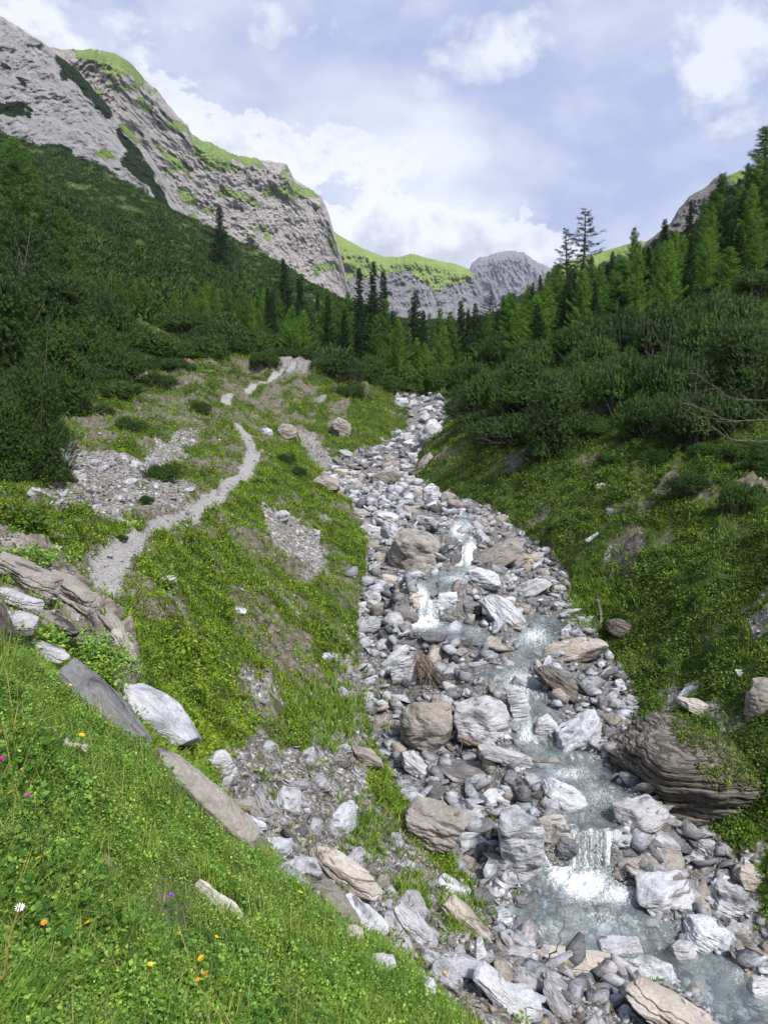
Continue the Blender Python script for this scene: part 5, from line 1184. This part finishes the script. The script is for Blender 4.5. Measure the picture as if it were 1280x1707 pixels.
stick([(978,1350,8.6),(975,1400,8.0),(972,1440,7.95)], .006, .003, BROWNW, 'reddish twig hanging in front of the waterfall', 'twig', 'twig')
stick([(690,1385,None),(640,1360,None),(665,1400,None),(720,1480,None)], .010, .004, BROWNW, 'thin dry root hanging over the grassy gully edge', 'dry_root', 'root', lift=.08, wob=.03)
# roots draped over the layered slab
l_ = []
x0, z0 = px2(698, 1090, 11.9)
for i in range(16):
    b = np.array([float(x0), 11.85, float(z0)]) + RNG.normal(size=3) * .08; l_.append(([b, b + [RNG.normal() * .15, -.15, -.10], b + [.12 + RNG.normal() * .16, -.3, -.5 + RNG.normal() * .12]], [.008, .006, .003]))
tag(link('dry_roots', tubes('dry_roots', l_, 4), BROWNW), 'tangle of dry roots draped over the dark layered slab', 'roots')
# bare branches of the pines on the right
for (u, v, d, du, dv, lb) in ((1290,700,15.5,-150,-30,'long bare grey pine branch at the right edge, middle of three'),(1285,735,15.0,-130,-45,'bare grey pine branch at the right edge, lowest of three'),(1290,668,16.2,-140,-50,'bare grey pine branch at the right edge, topmost of three')):
    stick([(u,v,d),(u+du*.5,v+dv*.2+8,d),(u+du,v+dv,d)], .014, .004, BARK, lb, twigs=[(float(q),float(RNG.uniform(-.6,-.2)),0.0,float(RNG.uniform(-.12,.40)),.007) for q in np.linspace(.15,.95,9)])

# grass on the huge boulder: part of it
bpy.context.view_layer.update()
me_ = BIG.data; n_ = len(me_.vertices); co = np.empty(n_ * 3); me_.vertices.foreach_get('co', co); co = co.reshape(-1, 3)
nr = np.empty(n_ * 3); me_.vertices.foreach_get('normal', nr); nr = nr.reshape(-1, 3)
Mx = np.array(BIG.matrix_world); wc = co @ Mx[:3, :3].T + Mx[:3, 3]; wn = nr @ Mx[:3, :3].T
bu, bv = to_px(wc[:, 0], wc[:, 1], wc[:, 2])
sel = np.where(inpoly(bu + RNG.normal(size=n_) * 4, bv + RNG.normal(size=n_) * 4, [(1118,1170),(1200,1165),(1262,1215),(1285,1290),(1262,1310),(1225,1318),(1190,1312),(1165,1285),(1150,1250),(1122,1225)]) & ((wn[:, 2] > .15) | (wn[:, 1] < .1)))[0]
def cap(name, temps, mat, n, s0, s1, parent):
    k = RNG.choice(sel, n); P = wc[k] - Mx[:3, 3]; th = np.array(BIG.matrix_world.inverted())[:3, :3]
    D = wn[k] * .7 + np.array([0, 0, .7]) + RNG.normal(size=(n, 3)) * .3
    V, F = merge(temps, RNG.integers(0, len(temps), n), P, frame_to(D, RNG.uniform(0, 6.28, n)), RNG.uniform(s0, s1, n))
    V = V @ th.T
    return link(name, mesh_np(name, V, None, F), mat, parent)
SOILM = island_mat('brown_turf', [(0, (.05, .04, .03)), (.6, (.10, .08, .055)), (1, (.16, .14, .12))])
cap('turf', hr, SOILM, 900, .05, .12, BIG); 
tag(cap('grass_cap', T3, G_HEATH, 900, .05, .10, BIG), 'brownish green turf on top of the boulder')
tag(cap('herb_cap', T4, G_BANK, 500, .05, .11, BIG), 'leafy green patches on the boulder')
# hanging tufts on the rocks at the bottom
def turf(name, u, v, ru, rv, n, lab, temps=None, mat=None, s=(.07, .15)):
    g = hit(u, v); U = u + RNG.normal(size=n) * ru * .5; V_ = v + RNG.normal(size=n) * rv * .5; P = []
    for a, b in zip(U, V_):
        h_ = hit(a, b, max(1, g[1] - 1.5), g[1] + 2.5)
        if h_: P.append(h_)
    P = np.array(P); n = len(P); P[:, 2] += .04
    V, F = merge(temps or T3, RNG.integers(0, len(temps or T3), n), P, rotmats(RNG.normal(size=n) * .35, RNG.normal(size=n) * .35, RNG.uniform(0, 6.28, n)), RNG.uniform(*s, n))
    return tag(link(name, mesh_np(name, V, None, F), mat or G_MEADOW), lab, None, None, 'stuff')
turf('grass_tuft', 770, 1525, 40, 40, 130, 'bright grass tuft on the tan rock at the pool')
turf('grass_tuft', 1080, 1672, 22, 30, 50, 'grass tuft on the brown ledge at the bottom')
turf('grass_tuft', 620, 1385, 50, 60, 160, 'green strip along the gully edge')
turf('grass_tuft', 690, 1490, 40, 40, 110, 'green strip on the gully edge above the debris fan')
turf('grass_tuft', 995, 1000, 55, 40, 300, 'long fresh grass on the foot of the right bank', s=(.12, .25))
turf('grass_tuft', 560, 1190, 70, 60, 400, 'fresh grass on the foot of the left bank', s=(.10, .2))
turf('grass_tuft', 60, 940, 70, 14, 120, 'green tufts over the bare rock', T4, G_HERB)
turf('grass_tuft', 90, 1085, 50, 14, 140, 'leafy green plants between the slabs at the left', T4, G_HERB)
turf('grass_tuft', 170, 1115, 50, 34, 260, 'leafy green plants above the big smooth slab', T4, G_HERB)

# flowers of the meadow
def fmat(name, c):
    m, t, out = material(name); g = t.n.new('ShaderNodeNewGeometry'); principled(t, out, t.mix(g.outputs['Random Per Island'], c, tuple(x * .75 for x in c)), .6); return m
FM = {'yellow': fmat('yellow_petals', (.85, .55, .01)), 'pink': fmat('pink_petals', (.75, .10, .55)), 'purple': fmat('purple_petals', (.30, .12, .50)), 'white': fmat('white_petals', (.85, .85, .85)), 'orange': fmat('orange_petals', (.80, .28, .02))}
STEM = fmat('stem_green', (.07, .13, .02))
def head_mesh(n, r, dome):
    V, F = [], []
    for ring, (q, cnt) in enumerate(((1.0, n), (.6, max(5, n // 2)))):
        for i in range(cnt):
            a = 6.283 * i / cnt + ring * .3; d = np.array([math.cos(a), math.sin(a), 0]); s = np.array([-d[1], d[0], 0]); k = len(V); L_ = r * q
            V += [d * .1 * L_ + [0, 0, .05 * r * ring], d * L_ * .6 + s * L_ * .24 + [0, 0, dome * r * .4 + .1 * r * ring], d * L_ + [0, 0, dome * r + .1 * r * ring], d * L_ * .6 - s * L_ * .24 + [0, 0, dome * r * .4 + .1 * r * ring]]; F.append((k, k + 1, k + 2, k + 3))
    return mesh_np('petals', V, F)
def ball_mesh(r):
    V, F = [], []
    for i in range(60):
        d = RNG.normal(size=3); d[2] = abs(d[2]); d /= np.linalg.norm(d); s = np.cross(d, RNG.normal(size=3)); s /= np.linalg.norm(s); k = len(V); V += [s * .1 * r, -s * .1 * r, d * r]; F.append((k, k + 1, k + 2))
    return mesh_np('petals', V, None, F)
HM = {k: (head_mesh(12, .014, .25) if k in ('yellow', 'orange', 'white') else ball_mesh(.016)) for k in FM}
for k in FM: HM[k].materials.append(FM[k])
def flower(u, v, col, label, sz=1.0, low=26):
    g = hit(u, min(v + low, 1800)); d = g[1] if g else 1.6; x, z = px2(u, v, d); base = gz(x, d)
    h = max(float(z) - float(base), .12); e = empty('wildflower', (float(x), d, float(base)))
    link('stem', tubes('stem', [([(0, 0, 0), (.008, 0, h * .5), (0, 0, h)], [.0022, .002, .0018])], 4), STEM, e)
    o = bpy.data.objects.new('flower_head', HM[col]); COL.objects.link(o); o.parent = e; o.location = (0, 0, h); o.scale = (sz * 0.9,) * 3; o.rotation_euler = (R(25), 0, RNG.uniform(0, 6))
    return tag(e, label, 'flower', 'flowers of the near meadow')
for (u, v, c_, lb, s_) in [(150,1570,'yellow','largest open yellow flower low in the left of the meadow',1.25),(337,1628,'yellow','yellow flower with ragged petals at the bottom of the meadow, upper of two',1.1),(344,1656,'orange','orange-yellow flower just below the ragged yellow one',1.0),(331,1668,'orange','small orange bud lowest of the three at the bottom',.6),
   (251,1645,'yellow','small yellow bud left of the ragged yellow flower',.7),(67,1467,'yellow','yellow flower at the left edge above the white blossom',.9),(389,1480,'yellow','small yellow flower near the brown rock edge',.8),(20,1354,'orange','orange flower beside the pink one at the left edge',.8),(300,1582,'yellow','little yellow bud in the middle of the meadow',.6),
   (4,1292,'pink','bright pink thistle head cut by the left edge',1.2),(48,1356,'pink','small magenta flower in the upper left meadow',1.0),(286,1521,'purple','purple flower in the middle of the meadow near the log',1.2),(36,1550,'white','white blossom at the left edge',1.2),(0,1680,'orange','orange flower in the bottom left corner',1.0),
   (118,1150,'yellow','yellow dot of a flower at the top of the meadow',.9),(137,1240,'yellow','yellow flower beside the edge of the long dark-grey slab',1.2),(150,1262,'yellow','yellow flower just under the one by the dark-grey slab',1.1),(108,1203,'yellow','yellow flower in the leafy upper meadow',.9),(500,1498,'yellow','yellow flower at the gully side of the meadow',1.0),(742,1622,'yellow','yellow flower between stones of the debris fan',1.2),(400,1502,'yellow','yellow flower right of the small brown stones',.8),(876,1682,'pink','pink flower in front of the broad whitish boulder',1.1),(76,1576,'orange','rusty orange flower below the white blossom',.8),(362,1590,'yellow','tiny yellow flower under the log',.7),(130,1262,'yellow','tiny yellow flower left of the pair by the dark slab',.9)]:
    flower(u, v, c_, lb, s_)

# water thrown up at the falls
def spray(name, spots, lab):
    P, S_ = [], []
    for (u, v, d, ru, rv, n) in spots:
        U = u + RNG.normal(size=n) * ru; V_ = v - np.abs(RNG.normal(size=n)) * rv; dd = d + RNG.normal(size=n) * .12
        x, z = px2(U, V_, dd); P.append(np.stack([x, dd, z], 1)); S_.append(RNG.uniform(.3, 1, n) ** 2 * .016)
    P = np.concatenate(P); S_ = np.concatenate(S_); n = len(P)
    m, t, out = material('white_spray'); principled(t, out, (.82, .86, .88), .3, None, .5)
    V, F = merge(hr[:4], RNG.integers(0, 4, n), P, rotmats(RNG.uniform(0, 3, n), RNG.uniform(0, 3, n), RNG.uniform(0, 3, n)), S_)
    tag(link(name, mesh_np(name, V, None, F), m), lab, None, None, 'stuff')
spray('spray', [(975,1462,8.0,36,18,420),(930,1450,8.1,14,22,160),(1030,1470,8.0,24,14,160),(706,1030,14.3,10,6,60),(785,915,16.6,6,8,50)], 'white spray thrown up where the water falls')
place_rock(990, 1420, 110, 58, 0, 'brown', 'wet brown rock face behind the thin veil of the waterfall', 777, name='boulder', d=8.33, strata=.02)

# ================================================================ AIR
m, t, out = material('thin_haze')
pv = t.n.new('ShaderNodeVolumePrincipled'); pv.inputs['Color'].default_value = (.80, .87, 1.0, 1); pv.inputs['Density'].default_value = .00006; pv.inputs['Anisotropy'].default_value = .2
t.link(pv.outputs[0], out.inputs['Volume'])
zlo = min(float(GZ.min()), -30.0) - 1.0
allz = [np.array([v for v in (o.bound_box)])[:, 2].max() for o in COL.objects if o.get('kind') == 'structure' and o.type == 'MESH']
X0, X1, Y0, Y1, Z0, Z1 = -4500.0, 5500.0, -400.0, 11500.0, min(-900.0, zlo), max(allz) + 60.0
hv_ = np.array([(x, y, z) for x in (X0, X1) for y in (Y0, Y1) for z in (Z0, Z1)])
hq = np.array([(0, 1, 3, 2), (4, 6, 7, 5), (0, 4, 5, 1), (2, 3, 7, 6), (0, 2, 6, 4), (1, 5, 7, 3)])
tag(link('haze', mesh_np('haze', hv_, hq), m), 'thin bluish haze filling the valley air', None, None, 'stuff')
